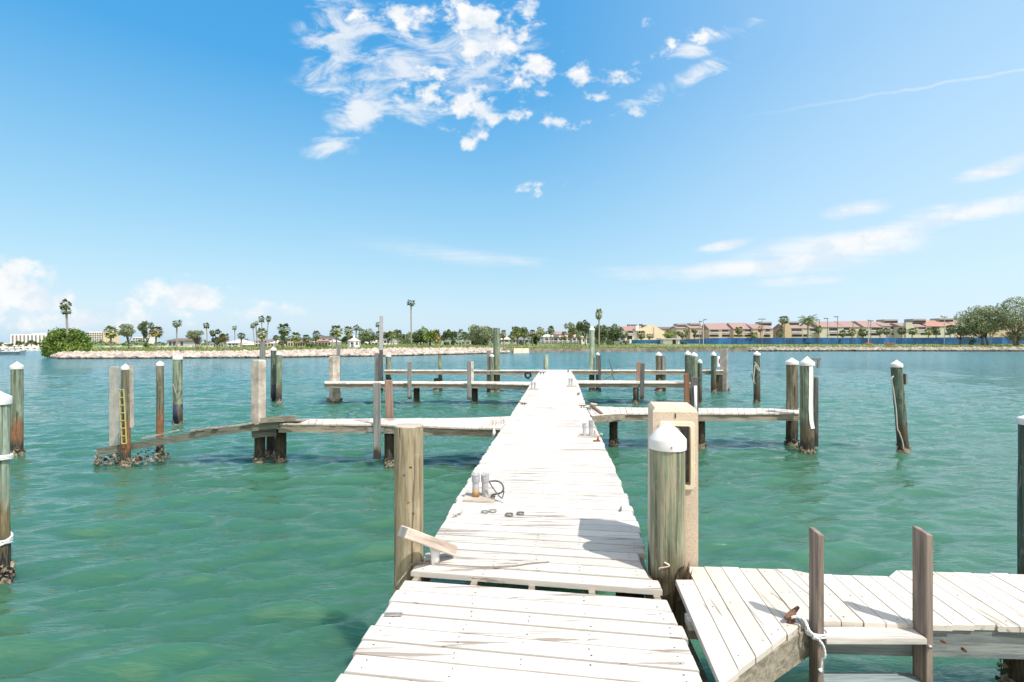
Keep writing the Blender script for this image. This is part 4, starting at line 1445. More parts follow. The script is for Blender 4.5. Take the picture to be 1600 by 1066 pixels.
for px, py in ((1475, 1003), (1506, 1016)):
    c_ = W(px, py, 2.88)
    kn.rock((c_.x, c_.y - 0.0, c_.z), 0.016, 0.006, 0.012, 0.3)
kn.build('rust_spot', 'rust', nfr)

# ladder
lad = empty('wooden_ladder', (2.0, 2.89, 0.0), 'brown wooden boarding ladder fixed to the near finger pier', 'ladder')


def rail(x0, x1, yf, yb, zt):
    mb = MB()
    mb.hexa([(x0, yf, -0.3), (x1, yf, -0.3), (x1, yb, -0.3), (x0, yb, -0.3)],
            [(x0, yf, zt - 0.012), (x1, yf, zt - 0.02), (x1, yb, zt - 0.006), (x0, yb, zt)])
    return soften(mb.build('rail', 'rail', lad), 0.006)


rl = rail(1.700, 1.737, 2.846, 2.936, 1.40)
rr_ = rail(2.293, 2.332, 2.832, 2.936, 1.405)
for z, m_ in ((0.822, 'step'), (0.56, 'step_low'), (0.28, 'step_low')):
    MB().plank([(1.739, 2.828, z), (2.291, 2.826, z), (2.291, 2.938, z), (1.739, 2.938, z)], 0.036).build('step', m_, lad)
for px, py, root_, Yq in ((1281.5, 1005.5, rl, 2.844), (1281.5, 1048, rl, 2.844), (1452, 1010, rr_, 2.83)):
    q = W(px, py, Yq)
    MB().tube([q + Vector((0, 0.01, 0)), q - Vector((0, 0.012, 0))], 0.009, 10).build('bolt', 'steel', root_, True)

# cleat with rope
cl = D(1236, 973)
ct = empty('dock_cleat', cl, 'rusty iron cleat on the corner of the near finger pier', 'cleat', 'dock cleats')
d_ = Vector((0.052, 0.016, 0.020))
MB().tube([cl - d_ * 0.8 + Vector((0, 0, .045)), cl - d_ * .3 + Vector((0, 0, .048)), cl + d_ * .3 + Vector((0, 0, .052)), cl + d_ * 1.0 + Vector((0, 0, .062))], [0.008, 0.015, 0.015, 0.008], 10).build('horn', 'rust', ct, True)
MB().tube([cl - d_ * .2, cl - d_ * .2 + Vector((0, 0, .045))], 0.014, 8).build('stem', 'rust', ct, True)
MB().tube([cl + d_ * .25, cl + d_ * .25 + Vector((0, 0, .045))], 0.014, 8).build('stem', 'rust', ct, True)
k0 = W(1276, 996, 2.83)
hang_rope('tie_rope', [cl + Vector((-0.01, -0.02, .04)), cl + Vector((0.02, -0.03, .05)), cl + Vector((0.05, -0.05, 0.04)), k0 + Vector((-0.04, 0, 0.035)), k0], 0.008, 'rope_w', 'pale rope from the rusty cleat tied to the ladder rail', group=None)
o = bpy.data.objects['tie_rope']
mb = MB()
for i in range(4):
    mb.torus(k0 + Vector((R.uniform(-.008, .008), 0, R.uniform(-.008, .008))), 0.013, 0.006, (R.uniform(-1, 1), R.uniform(-1, 1), R.uniform(-1, 1)), 12, 6)
rope3(mb, smooth_path([k0, k0 + Vector((0.03, -0.01, -0.04)), k0 + Vector((0.04, -0.01, -0.10)), W(1284, 1030, 2.83), W(1283, 1046, 2.835)]), 0.0065)
mb.tube(smooth_path([W(1283, 1046, 2.835), W(1280, 1049, 2.83)]), 0.011, 6)
for i in range(2):
    mb.torus((1.718, 2.89, k0.z - 0.012 + 0.014 * i), 0.055, 0.006, (0, 0.1, 1), 20, 6)
mb.build('knot', 'rope_w', o, True)

# ------------------------------------------------------------------ utility pedestal
ped = empty('utility_pedestal', (1.2, 3.75, 0.5), 'tan concrete utility pedestal with an open cream framed box behind the nearest piling', 'utility pedestal')
ex, ey = Vector((0.984, -0.178, 0)), Vector((0.178, 0.984, 0))
O = Vector((1.036, 3.765, 0))


def pb_(mb, x0, x1, y0, y1, z0, z1, tt=0.0):
    q = [(x0, y0), (x1, y0), (x1, y1), (x0, y1)]
    cx_, cy_ = (x0 + x1) / 2, (y0 + y1) / 2
    top = [(cx_ + (a - cx_) * (1 - tt), cy_ + (b - cy_) * (1 - tt)) for a, b in q]
    mb.hexa([O + ex * a + ey * b + Vector((0, 0, z0)) for a, b in q], [O + ex * a + ey * b + Vector((0, 0, z1)) for a, b in top])


PW, PD = 0.318, 0.44
mb = MB()
pb_(mb, 0, PW, 0.11, PD, 0.3, 1.945)
pb_(mb, 0, 0.05, 0, 0.11, 0.3, 1.945)
pb_(mb, 0.285, PW, 0, 0.11, 0.3, 1.945)
pb_(mb, 0.05, 0.285, 0, 0.11, 0.3, 1.41)
pb_(mb, 0.05, 0.285, 0, 0.11, 1.855, 1.945)
pb_(mb, 0.0, PW, 0.0, PD, 1.945, 1.972, 0.10)
mb.build('body', 'stucco', ped)
mb = MB()
cx0, cx1, cz0, cz1, rc = 0.04, 0.295, 1.385, 1.878, 0.03


def rr_loop(x0, x1, z0, z1, r, y):
    pts = []
    for (cx, cz, a0) in ((x1 - r, z1 - r, 0), (x0 + r, z1 - r, 90), (x0 + r, z0 + r, 180), (x1 - r, z0 + r, 270)):
        for k in range(6):
            a = math.radians(a0 + 18 * k)
            pts.append(O + ex * (cx + math.cos(a) * r) + ey * y + Vector((0, 0, cz + math.sin(a) * r)))
    return pts


outer0, outer1 = rr_loop(cx0, cx1, cz0, cz1, rc, 0.001), rr_loop(cx0 + .004, cx1 - .004, cz0 + .004, cz1 - .004, rc, -0.018)
inner1, inner0 = rr_loop(cx0 + 0.032, cx1 - 0.032, cz0 + 0.032, cz1 - 0.032, 0.016, -0.018), rr_loop(cx0 + 0.034, cx1 - 0.034, cz0 + 0.034, cz1 - 0.034, 0.015, 0.06)
n = len(outer0)
mb.v = [tuple(p) for p in outer0 + outer1 + inner1 + inner0]
for k in range(3):
    for j in range(n):
        j2 = (j + 1) % n
        mb.f.append((k * n + j, (k + 1) * n + j, (k + 1) * n + j2, k * n + j2))
fr_ = mb.build('box_frame', 'cream', ped)
mb = MB()
pb_(mb, 0.052, 0.283, 0.085, 0.107, 1.412, 1.853)
mb.build('back_panel', 'grayp', ped)
mb = MB()
pb_(mb, 0.07, 0.15, 0.065, 0.084, 1.62, 1.74)
pb_(mb, 0.07, 0.15, 0.065, 0.084, 1.45, 1.57)
mb.build('outlet_cover', 'pvc', ped)
mb = MB()
for zz in (1.665, 1.71, 1.495, 1.54):
    pb_(mb, 0.095, 0.125, 0.060, 0.064, zz - 0.012, zz + 0.012)
mb.build('socket', 'dark', ped)
mb = MB()
pb_(mb, 0.21, 0.27, 0.070, 0.084, 1.46, 1.80)
mb.build('side_panel', 'tin', ped)
mb = MB()
pb_(mb, 0.175, 0.195, 0.04, 0.084, 1.412, 1.62)
pb_(mb, 0.172, 0.198, 0.045, 0.084, 1.66, 1.70)
mb.build('red_breaker', 'red', ped)
mb = MB()
a_ = O + ex * 0.13 + ey * 0.05 + Vector((0, 0, 1.80))
mb.tube(smooth_path([a_, a_ + ex * 0.045 + Vector((0, 0, 0.015)), a_ + ex * 0.07 + Vector((0, 0, -0.03))]), 0.016, 10)
mb.build('outlet_pipe', 'offwhite', ped, True)
mb = MB()
mb.tube([a_ + ex * 0.055 + Vector((0, 0, 0.0)) - ey * 0.03, a_ + ex * 0.11 - ey * 0.03 + Vector((0, 0, -0.075))], 0.012, 8)
mb.build('red_handle', 'red', ped, True)
mb = MB()
a_ = O + ex * 0.158 - ey * 0.001 + Vector((0, 0, 1.90))
mb.bar(a_, a_ + Vector((0, 0, 0.035)), 0.008, 0.006, up=(0, 1, 0))
mb.build('slot', 'dark', ped)

# ------------------------------------------------------------------ small things on the deck
CG = 'cut-off conduit stubs on the walkway'


def stubs(label, corners, pipes, z, stain=False):
    cs = [Vector((*XY(px, py, z), z)) for px, py in corners]
    m = sum(cs, Vector()) / 4
    root = empty('conduit_stub', (m.x, m.y, z), label, 'conduit', CG)
    MB().plank([c_ + Vector((0, 0, 0.024)) for c_ in cs], 0.022, 0.003).build('base_plate', 'plate', root)
    for k, (cx, py, d, yt) in enumerate(pipes):
        x, Y = XY(cx, py, z)
        r = d / 2 / F * Y
        h = (py - yt) / F * Y
        zb = z + 0.02
        mb = MB().tube([(x, Y, zb), (x, Y, zb + h * 0.55), (x, Y, zb + h * 0.68)], r * 0.92, 16)
        mb.tube([(x, Y, zb + h * 0.62), (x, Y, zb + h * 0.66), (x, Y, zb + h * 0.95)], [r * 1.0, r * 1.12, r * 1.1], 16)
        for j in range(9):      # jagged broken rim
            a = j * 6.283 / 9
            hh = R.uniform(0.01, 0.07) * h
            mb.box(x + math.cos(a) * r - 0.008, x + math.cos(a) * r + 0.008, Y + math.sin(a) * r - 0.008, Y + math.sin(a) * r + 0.008, zb + h * 0.93, zb + h * 0.95 + hh)
        p = mb.build('pipe', 'pvc', root, True)
        auto_smooth(p)
        if stain and k == 0:
            MB().lathe((x, Y, zb), [(r * 0.96, 0.002), (r * 0.955, h * 0.32)], 16).build('stain_collar', 'pvc_stain', p, True)
    return root


stubs('nearest pair of grey conduit stubs, one stained orange at its foot', [(723, 784.7), (772, 787), (775, 773), (729, 770)], [(743.4, 779.6, 11.4, 743), (758, 778.2, 11.4, 743)], DECK, True)
stubs('pair of grey conduit stubs near the rusty red fitting at the walkway edge', [(903.6, 684), (934, 684.8), (932, 678.5), (906, 678.5)], [(913, 683, 5.6, 662.8), (923.5, 683, 6.9, 658.3)], DECK)
stubs('small far pair of conduit stubs beside the tyre', [(826.5, 609.5), (841, 609.5), (841, 607), (828, 607)], [(831, 608.6, 3.2, 598.3), (835.8, 608.4, 3.0, 598.3)], 0.91)
stubs('small far pair of conduit stubs by the second finger pier', [(885, 604), (901, 604), (900, 602), (886, 602)], [(889.8, 603.2, 2.8, 592), (893.6, 603.2, 2.8, 592)], 0.92)
# cable loop
z = DECK + 0.01
y_ = 5.2
pts = [W(764, 752.6, y_), W(775, 751.5, y_), W(783, 755, y_ - .03), W(786.8, 763, y_ - .06), W(783, 770, y_ - .05), W(775, 772, y_), W(769, 773.5, y_ + .03), W(768, 776, y_), W(773, 775.5, y_ - .04)]
mb = MB().tube(smooth_path(pts), 0.009, 8)
mb.tube(smooth_path([W(764, 752.6, y_), W(772, 765, y_ - .03), W(783, 778.3, y_ - .07), W(786, 774, y_ - .05), W(787.5, 767, y_ - .05)]), 0.007, 8)
o = mb.build('cable_loop', 'cable', None, True, loc=W(770, 775, y_))
tag(o, 'stiff dark cable loop curling up beside the nearest conduit stubs', 'cable')
# rings
for (px, py, d, lab) in ((757.5, 800.6, 12, 'thin metal ring touching another, in front of the conduit stubs'), (769.8, 799.4, 12.6, 'metal ring overlapping the thin ring in front of the conduit stubs'),
                         (795.6, 805, 13.6, 'thick dark metal ring lying farthest toward the camera'), (813.2, 803, 12.6, 'dark metal ring lying alone farthest from the conduit stubs')):
    x_, yq = XY(px, py, DECK + 0.006)
    r_ = d / 2 / F * yq
    mb = MB().torus((x_, yq, DECK + 0.012), r_ * 0.9, 0.004, (R.uniform(-.05, .05), R.uniform(-.05, .05), 1), 26, 6, 2.2 if px > 790 else 1.4)
    tag(mb.build('hose_clamp', 'tin', None, True, loc=(x_, yq, DECK)), lab, 'hose clamp', 'hose clamps on the boards')
# loose timber propped on a white block
p0, p1 = W(629, 831, 3.44), W(707, 859.5, 3.83)
Lt = (p1 - p0).length
o = soften(MB().bar((-Lt / 2, 0, 0), (Lt / 2, 0, 0), 0.085, 0.075).build('loose_timber', 'loose'), 0.008)
o.matrix_world = Matrix.Translation((p0 + p1) / 2) @ (p1 - p0).to_track_quat('X', 'Z').to_matrix().to_4x4()
e_ = MB().box(-Lt / 2 - 0.002, -Lt / 2 + 0.001, -0.036, 0.036, -0.031, 0.031).build('end_grain', 'board')
e_.parent = o
tag(o, 'loose square timber lying propped against the tan piling', 'timber')
cg = (p0 + p1) / 2
bl = empty('deck_block', (cg.x + 0.02, cg.y + 0.06, DECK), 'white painted lump at the walkway edge under the loose timber', 'block')
qx, qy = cg.x + 0.03, cg.y + 0.09
MB().tube([(qx, qy, DECK), (qx, qy, DECK + 0.05), (qx + .003, qy, DECK + 0.09), (qx, qy, DECK + 0.11)], [0.034, 0.03, 0.034, 0.018], 12, 0.1).build('body', 'white', bl, True)
MB().tube([(qx - .05, qy + .08, DECK + 0.07), (qx + .05, qy + 0.1, DECK + 0.07)], 0.03, 10, 0.1).build('arm', 'white', bl, True)
# thin rope along the front board
zr = DECK + 0.008
hang_rope('thin_rope', [D(858, 878, zr), D(830, 880, zr), D(800, 884, zr), D(760, 885.5, zr), D(720, 884, zr), D(690, 881.5, zr), D(660, 879, zr), D(650, 879, zr), D(645, 882, zr) + Vector((-0.015, -0.02, 0.003)), W(636, 893, 3.62), W(628, 903, 3.58), W(620, 914, 3.56), W(619, 921, 3.6)], 0.0045, 'rope_g', 'thin grey rope along the gap board and over the side by the tan piling', group=None)

# cleats and scraps along the edges
CL = 'dock cleats'


def cleat(px, py, z, L, d, mat, label, up=0.05):
    x_, yq = XY(px, py, z)
    c_ = Vector((x_, yq, z))
    root = empty('dock_cleat', c_, label, 'cleat', CL)
    d = Vector(d).normalized() * L / 2
    u_ = Vector((0, 0, up))
    r_ = L * 0.075
    MB().tube([c_ - d + u_ * 1.1, c_ - d * .4 + u_, c_ + d * .4 + u_, c_ + d + u_ * 1.15], [r_ * .6, r_, r_, r_ * .6], 8).build('horn', mat, root, True)
    for s in (-0.35, 0.35):
        MB().tube([c_ + d * s, c_ + d * s + u_], r_ * 0.9, 8).build('stem', mat, root, True)


cleat(817.7, 633.2, DECK, 0.22, (1, -0.6, 0), 'rust', 'brown cleat at the walkway joint opposite the rusty angle')
cleat(910.3, 637, DECK, 0.20, (1, 0.2, 0), 'rust', 'orange rusted cleat where the finger pier meets the walkway joint')
cleat(920, 641, DECK, 0.22, (0.7, -1, 0), 'tin', 'grey cleat at the root of the finger pier with the thick piling')
cleat(903.8, 617.5, 0.88, 0.3, (0.4, 1, 0), 'tin', 'small dark cleat on the walkway edge short of the second finger pier')
cleat(816, 614, 0.88, 0.3, (0.4, 1, 0), 'tin', 'small dark cleat on the walkway edge short of the tyre')
cleat(847, 584.6, 1.03, 0.4, (1, 0.2, 0), 'tin', 'far cleat at the end of the walkway near the tyre', 0.09)
cleat(716, 806, DECK, 0.16, (0.6, 1, 0), 'rope', 'rope wrapped pale cleat on the walkway edge short of the nearest stubs', 0.03)
cleat(970, 798, DECK, 0.12, (0.3, 1, 0), 'tin', 'flattened grey cleat on the edge beside the pedestal shadow', 0.02)
post('wooden_post', 886.8, 889, 578, 24.6, 1.0, 'board', 'short stake standing on the far end of the walkway', 0.06, group=None)
# rusty fitting + cord by second stubs
x_, yq = XY(932, 690, DECK)
ft = empty('rusty_fitting', (x_, yq, DECK), 'rusty red bracket beside the second pair of conduit stubs', 'fitting')
MB().box(x_ - .05, x_ + .06, yq - .03, yq + .03, DECK + .003, DECK + .02).build('base', 'rust', ft)
MB().tube([(x_ + .02, yq, DECK + .02), (x_ + .03, yq, DECK + .09)], 0.018, 8).build('knob', plain('red_rust', (0.45, 0.10, 0.05), 0.7, 0.3, 30), ft, True)
hang_rope('thin_rope', [D(928, 683, zr), W(929, 672, 8.6), W(931, 679, 8.6), D(934, 682, zr), D(940, 677, zr), D(941, 680, zr)], 0.008, 'rope', 'scrap of pale cord by the second pair of conduit stubs', group=None)
# white cleat hanging on the side near the first finger
q = W(772, 676, 9.3)
o = MB().tube([q + Vector((0, 0, .07)), q, q - Vector((.01, 0, .09))], [0.012, 0.03, 0.018], 10).build('hanging_hook', 'white', None, True, loc=q)
tag(o, 'white hook hanging on the walkway side below the broken finger pier', 'hook')
o = MB().box(*[x_ for x_ in (D(601, 960).x, D(628, 960).x)], D(601, 962).y, D(601, 958).y, DECK - 0.004, DECK + 0.004).build('metal_strap', 'steel', None, loc=D(612, 960))
tag(o, 'grey metal strap nailed across the near boards at the walkway edge', 'strap')
x_, yq = XY(788.5, 785.5, DECK)
o = MB().torus((x_, yq, DECK + .01), 0.022, 0.008, (0.2, 0.1, 1), 14, 6, 1.3).build('pipe_scrap', 'pvc_w', None, True, loc=(x_, yq, DECK))
tag(o, 'little white scrap of pipe beside the cable loop', 'pipe scrap')


# ------------------------------------------------------------------ far shore: land, rocks, wall
SH = [(80, 85, .6, 1.1), (100, 79, .85, 1.25), (200, 80, .9, 1.25), (400, 83, 1.0, 1.4), (520, 90, 1.2, 1.7), (613, 95, 1.35, 2.0), (700, 106, 1.35, 2.05), (780, 120, 1.15, 2.1),
      (850, 131, 1.0, 2.2), (1000, 141, 1.0, 2.25), (1180, 148, 1.0, 2.2), (1300, 149, 1.0, 2.2), (1600, 148, 1.1, 2.3), (2600, 138, 1.1, 2.3)]


def gz(px, Y):
    ys, zt, zb = lerp_tab(SH, px)
    return zt + (zb - zt) * max(0, min(1, (Y - ys) / 45))


def land():
    cols = sorted(set([80, 90] + list(range(100, 1700, 25)) + list(range(1700, 2601, 100)) + [784, 786, 1172, 1176]))
    mb = MB()
    n = None
    for px in cols:
        ys, zt, zb = lerp_tab(SH, px)
        wall = 785 < px < 1174
        prof = [(0.28 if wall else -1.5, -1.2), (0.31 if wall else 0.0, zt if wall else -0.1), (0.6 if wall else 2.4, zt), (6, zt + (zb - zt) * 0.13), (12, None), (20, None), (32, None), (45, zb), (70, zb), (120, zb), (250, zb), (600, zb), (1500, zb), (5000, zb)]
        if px == 80:
            prof = [(d, z if i < 2 else -0.6) for i, (d, z) in enumerate(prof)]
        for i, (d, z) in enumerate(prof):
            Y = ys + d
            if z is None:
                z = zt + (zb - zt) * d / 45
            if 2 < i < 8 and px != 80:
                z += R.uniform(-0.05, 0.05)
            mb.v.append(((px - 800) / F * Y, Y, z))
        n = len(prof)
    for i in range(len(cols) - 1):
        for j in range(n - 1):
            mb.f.append((i * n + j, (i + 1) * n + j, (i + 1) * n + j + 1, i * n + j + 1))
    tag(mb.build('ground', 'ground', None, True), 'grassy bank of the far shore', kind='structure')
    # far bank behind the channel
    mb = MB()
    mb.box(-1600, -126, 163, 168, -1, 0.75)
    mb.box(-4000, -126, 168.01, 5000, -1, 0.72)
    tag(mb.build('far_bank', 'sand'), 'low bank of the marina across the channel', kind='structure')


land()


def riprap(name, x0, x1, n, mat, label, s0, s1, sw=2.6):
    mb = MB()
    for i in range(n):
        px = x0 + (x1 - x0) * R.random()
        ys, zt, _ = lerp_tab(SH, px)
        t = R.random()
        Y = ys - 0.25 + sw * t
        z = (zt * 0.86) * t - 0.03
        s = R.uniform(s0, s1) * (1 - 0.25 * t)
        mb.rock(((px - 800) / F * Y, Y, z + s * 0.08), s, s * 0.9, s * 0.72, 0.3)
    tag(mb.build(name, mat), label, kind='stuff')


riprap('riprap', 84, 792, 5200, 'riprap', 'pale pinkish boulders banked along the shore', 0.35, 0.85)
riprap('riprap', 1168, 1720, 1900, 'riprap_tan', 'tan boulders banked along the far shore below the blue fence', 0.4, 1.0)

# seawall
mb = MB()
ps = [784, 820, 860, 900, 950, 1000, 1060, 1120, 1176]
for a, b in zip(ps, ps[1:]):
    (ya, za, _), (yb, zb2, _) = lerp_tab(SH, a), lerp_tab(SH, b)
    pa_, pb2 = Vector(((a - 800) / F * ya, ya, 0)), Vector(((b - 800) / F * yb, yb, 0))
    mb.hexa([(pa_.x, pa_.y - .05, -1), (pb2.x, pb2.y - .05, -1), (pb2.x, pb2.y + .3, -1), (pa_.x, pa_.y + .3, -1)],
            [(pa_.x, pa_.y - .05, za + .03), (pb2.x, pb2.y - .05, zb2 + .03), (pb2.x, pb2.y + .3, zb2 + .03), (pa_.x, pa_.y + .3, za + .03)])
tag(mb.build('seawall', 'seawall'), 'long low brown seawall at the foot of the lawn', 'seawall')
mb = MB()
(ya, za, _) = lerp_tab(SH, 803)
(yb, zb2, _) = lerp_tab(SH, 826)
mb.hexa([(0.4, ya - 1.0, -0.3), (4.2, yb - 1.0, -0.3), (4.2, yb - .06, -0.3), (0.4, ya - .06, -0.3)], [(0.4, ya - .5, za - .05), (4.2, yb - .5, zb2 - .05), (4.2, yb - .06, zb2 + .05), (0.4, ya - .06, za + .05)])
tag(mb.build('sand_patch', 'sand', None), 'patch of pale sand against the seawall', kind='structure')

# tufts that ruffle the edge of the lawn
mb = MB()
for i in range(16000):
    px = R.uniform(100, 1640)
    ys, zt, _ = lerp_tab(SH, px)
    d = 1.0 + 45 * R.random() ** 2.4
    Y = ys + d
    x_ = (px - 800) / F * Y
    z_ = gz(px, Y) if d > 2.4 or 785 < px < 1174 else zt * d / 2.4
    h_ = R.uniform(0.1, 0.36) if R.random() < 0.93 else R.uniform(0.4, 0.8)
    w_ = R.uniform(0.08, 0.24)
    a_ = R.uniform(0, 3.14)
    dx, dy = math.cos(a_) * w_, math.sin(a_) * w_
    mb.add([(x_ - dx, Y - dy, z_ - .05), (x_ + dx, Y + dy, z_ - .05), (x_ + R.uniform(-.1, .1), Y + R.uniform(-.1, .1), z_ + h_)], [(0, 1, 2)])
tag(mb.build('grass', 'grass'), 'rough grass and weeds on the bank', kind='stuff')
mb = MB()
for i in range(420):
    px = R.choice((R.gauss(1388, 3), R.gauss(1358, 3), R.gauss(1393, 3)))
    Y = 172 + R.uniform(-3, 3)
    z_ = gz(px, Y)
    x_ = (px - 800) / F * Y
    zz = z_ + R.uniform(0, 0.75)
    s_ = R.uniform(.08, .2)
    mb.add([(x_ - s_, Y, zz), (x_ + s_, Y + R.uniform(-.1, .1), zz), (x_, Y + R.uniform(-.1, .1), zz + s_ * 1.5)], [(0, 1, 2)])
tag(mb.build('flowering_shrub', 'flower', None, loc=W(1388, 538, 172)), 'low reddish shrub on the grass before the blue fence', 'shrub')


# ------------------------------------------------------------------ trees
def leafquad(mb, c, s, flat=0.5):
    n_ = Vector((R.gauss(0, 1), R.gauss(0, 1), R.gauss(0.5, 1))).normalized()
    a = n_.cross(Vector((R.gauss(0, 1), R.gauss(0, 1), R.gauss(0, 1)))).normalized()
    b = n_.cross(a)
    c = Vector(c)
    mb.add([c - a * s, c - b * s * flat, c + a * s, c + b * s * flat], [(0, 1, 2, 3)])


TG = 'broadleaf trees along the far shore'


def tree(label, x0, x1, yt, yb, Y, mat='oak', trunks=(None,), n=1500, leaf=0.2, lobes=14, name='oak_tree', bark='bark', base=None, fill=0.8, skew=0.0, group=TG, cat='tree', flat=0.62, open_=0.0, low=False):
    """crown between columns x0..x1 and rows yt..yb at distance Y"""
    k = Y / F
    cx = (x0 + x1) / 2
    C = W(cx, (yt + yb) / 2, Y)
    rx, rz = (x1 - x0) / 2 * k, (yb - yt) / 2 * k
    ry = max(min(rx, 6), 1.2) * 0.85
    tx = [cx if t is None else t for t in trunks]
    g = base if base is not None else gz(tx[0], Y)
    root = empty(name, ((tx[0] - 800) / F * Y, Y, g), label, cat, group)
    cl = []
    for i in range(lobes):
        for _ in range(40):
            p = Vector((R.uniform(-1, 1), R.uniform(-1, 1), R.uniform(-1, 1)))
            L = p.length
            top = low or (p.z > -0.75 + 0.9 * abs(p.x) ** 2)
            if 0.45 < L < 0.92 and top and (p - Vector((0, 0, 0))).length > open_:
                break
        r_ = R.uniform(0.20, 0.36)
        cl.append((Vector((C.x + p.x * rx * (1 - r_ * .5) + skew * p.z * rx, C.y + p.y * ry, C.z + p.z * rz * (1 - r_ * .6))), r_))
    mb = MB()
    tot = sum(r_ ** 2 for _, r_ in cl)
    for c_, r_ in cl:
        m = int(n * r_ ** 2 / tot)
        for j in range(m):
            d = Vector((R.gauss(0, 1), R.gauss(0, 1), R.gauss(0, 1))).normalized()
            q = R.uniform(0.5, 1.0) ** 0.6 * (1.25 if R.random() < 0.1 else 1)
            leafquad(mb, (c_.x + d.x * r_ * rx * q, c_.y + d.y * r_ * ry * q, c_.z + d.z * r_ * rz * 1.05 * q), leaf * R.uniform(0.6, 1.4), flat)
    mb.build('crown', mat, root)
    mb = MB()
    for t in tx:
        f_ = Vector(((t - 800) / F * Y, Y, g - 0.2))
        h = max(C.z - rz * 0.5 - g, 0.6)
        fork = f_ + Vector(((cx - t) * k * 0.25, 0, h * 0.5 + 0.2))
        tr = max(0.1, min(0.34, rx * 0.055)) / (len(tx) ** 0.3)
        mb.tube([f_, f_ + (fork - f_) * 0.5 + Vector((R.uniform(-.1, .1), 0, 0)), fork], [tr * 1.25, tr, tr * 0.9], 8)
        for c_, r_ in R.sample(cl, min(len(cl), 7)):
            mid = fork.lerp(c_, 0.5) + Vector((R.uniform(-.3, .3), R.uniform(-.3, .3), R.uniform(0, .3)))
            mb.tube([fork - Vector((0, 0, .1)), mid, c_], [tr * 0.62, tr * 0.42, tr * 0.15], 6)
    mb.build('trunk', bark, root, True)
    return root


def shrub(label, x0, x1, yt, Y, mat='bush', n=380, name='shrub', cat='shrub', group='shrubs along the far shore', leaf=0.18):
    k = Y / F
    g = gz((x0 + x1) / 2, Y)
    C = W((x0 + x1) / 2, yt, Y)
    root = empty(name, (C.x, Y, g), label, cat, group)
    h = max(C.z - g, .5)
    rx = (x1 - x0) / 2 * k
    mb = MB()
    cl = [(R.uniform(-.7, .7), R.uniform(-.5, .5), R.uniform(.25, .72)) for _ in range(8)]
    for i in range(n):
        a = R.choice(cl)
        d = Vector((R.gauss(0, 1), R.gauss(0, 1), R.gauss(0, 1))).normalized() * R.uniform(.2, .36)
        leafquad(mb, (C.x + (a[0] + d.x) * rx, Y + (a[1] + d.y) * min(rx, 3), g + max(0.02, (a[2] + d.z)) * h), leaf * R.uniform(.6, 1.4))
    mb.build('foliage', mat, root)
    mb = MB()
    for i in range(4):
        mb.tube([(C.x + R.uniform(-.2, .2), Y, g - .1), (C.x + R.uniform(-.5, .5) * rx, Y + R.uniform(-.3, .3), g + h * 0.6)], [0.05, 0.02], 5)
    mb.build('stem', 'bark', root)
    return root


# fan-palm crowns, unit radius
def fan_crown(nfr, droop, seed, up=0.9):
    rg = random.Random(seed)
    mb = MB()
    for i in range(nfr):
        az = i * 2.39996 + rg.uniform(-.25, .25)
        el = up - (up + droop) * (i / nfr) + rg.uniform(-.12, .12)
        L = rg.uniform(.42, .60)
        d = Vector((math.cos(az) * math.cos(el), math.sin(az) * math.cos(el), math.sin(el)))
        tip = d * L
        side = d.cross(Vector((0, 0, 1))).normalized()
        upv = side.cross(d).normalized()
        w = 0.011
        mb.add([-side * w, side * w, tip + side * w, tip - side * w], [(0, 1, 2, 3)])
        fr = rg.uniform(.34, .46)
        dd = (d - Vector((0, 0, .30 + .25 * max(0, -el)))).normalized()
        for s in range(-4, 5):
            a = s * 0.33
            dv = (dd * math.cos(a) + side * math.sin(a))
            dv = (dv - Vector((0, 0, .18 * abs(s) / 4))).normalized()
            nrm = Vector((-dv.y, dv.x, 0))
            nrm = (side * math.cos(a) - dd * math.sin(a)) * .085
            ll = fr * (1 - .035 * s * s / 2)
            e = tip + dv * ll - Vector((0, 0, .10 * rg.random()))
            mb.add([tip, tip + dv * ll * .55 - nrm, e, tip + dv * ll * .55 + nrm], [(0, 1, 2, 3)])
    return mb


def skirt_mb(seed, n=34, h=0.75):
    rg = random.Random(seed)
    mb = MB()
    for i in range(n):
        az = rg.uniform(0, 6.283)
        z = -0.05 - h * rg.random() * .45
        r1_ = rg.uniform(.1, .2)
        r2_ = rg.uniform(.2, .42)
        d = Vector((math.cos(az), math.sin(az), 0))
        s = Vector((-d.y, d.x, 0)) * rg.uniform(.06, .13)
        a_ = d * .06 + Vector((0, 0, z))
        b_ = d * r2_ + Vector((0, 0, z - rg.uniform(.15, .4) * h))
        mb.add([a_, (a_ + b_) / 2 - s, b_, (a_ + b_) / 2 + s], [(0, 1, 2, 3)])
    return mb


def feather_crown(nfr, seed, droop=0.9, up=1.1, leaf=0.26):
    rg = random.Random(seed)
    mb = MB()
    for i in range(nfr):
        az = i * 2.39996 + rg.uniform(-.2, .2)
        el = up - (up + droop * .35) * (i / nfr)
        p = Vector((0, 0, 0))
        d = Vector((math.cos(az) * math.cos(el), math.sin(az) * math.cos(el), math.sin(el)))
        side = Vector((-math.sin(az), math.cos(az), 0))
        segs = 9
        for s in range(segs):
            q = p + d * (1.15 / segs)
            w = 0.012
            mb.add([p - side * w, p + side * w, q + side * w, q - side * w], [(0, 1, 2, 3)])
            if s > 0:
                ll = leaf * math.sin(math.pi * (s + 1) / (segs + 1.5)) + .05
                for sg in (-1, 1):
                    for t in (0.2, 0.7):
                        a_ = p.lerp(q, t)
                        e = a_ + side * sg * ll * .8 + d * ll * .45 - Vector((0, 0, ll * .55 * rg.uniform(.6, 1.3)))
                        wv = d * 0.035
                        mb.add([a_ - wv, a_ + wv, e], [(0, 1, 2)])
            p = q
            d = (d - Vector((0, 0, droop * 1.5 / segs))).normalized()
    return mb


CROWNS = {}


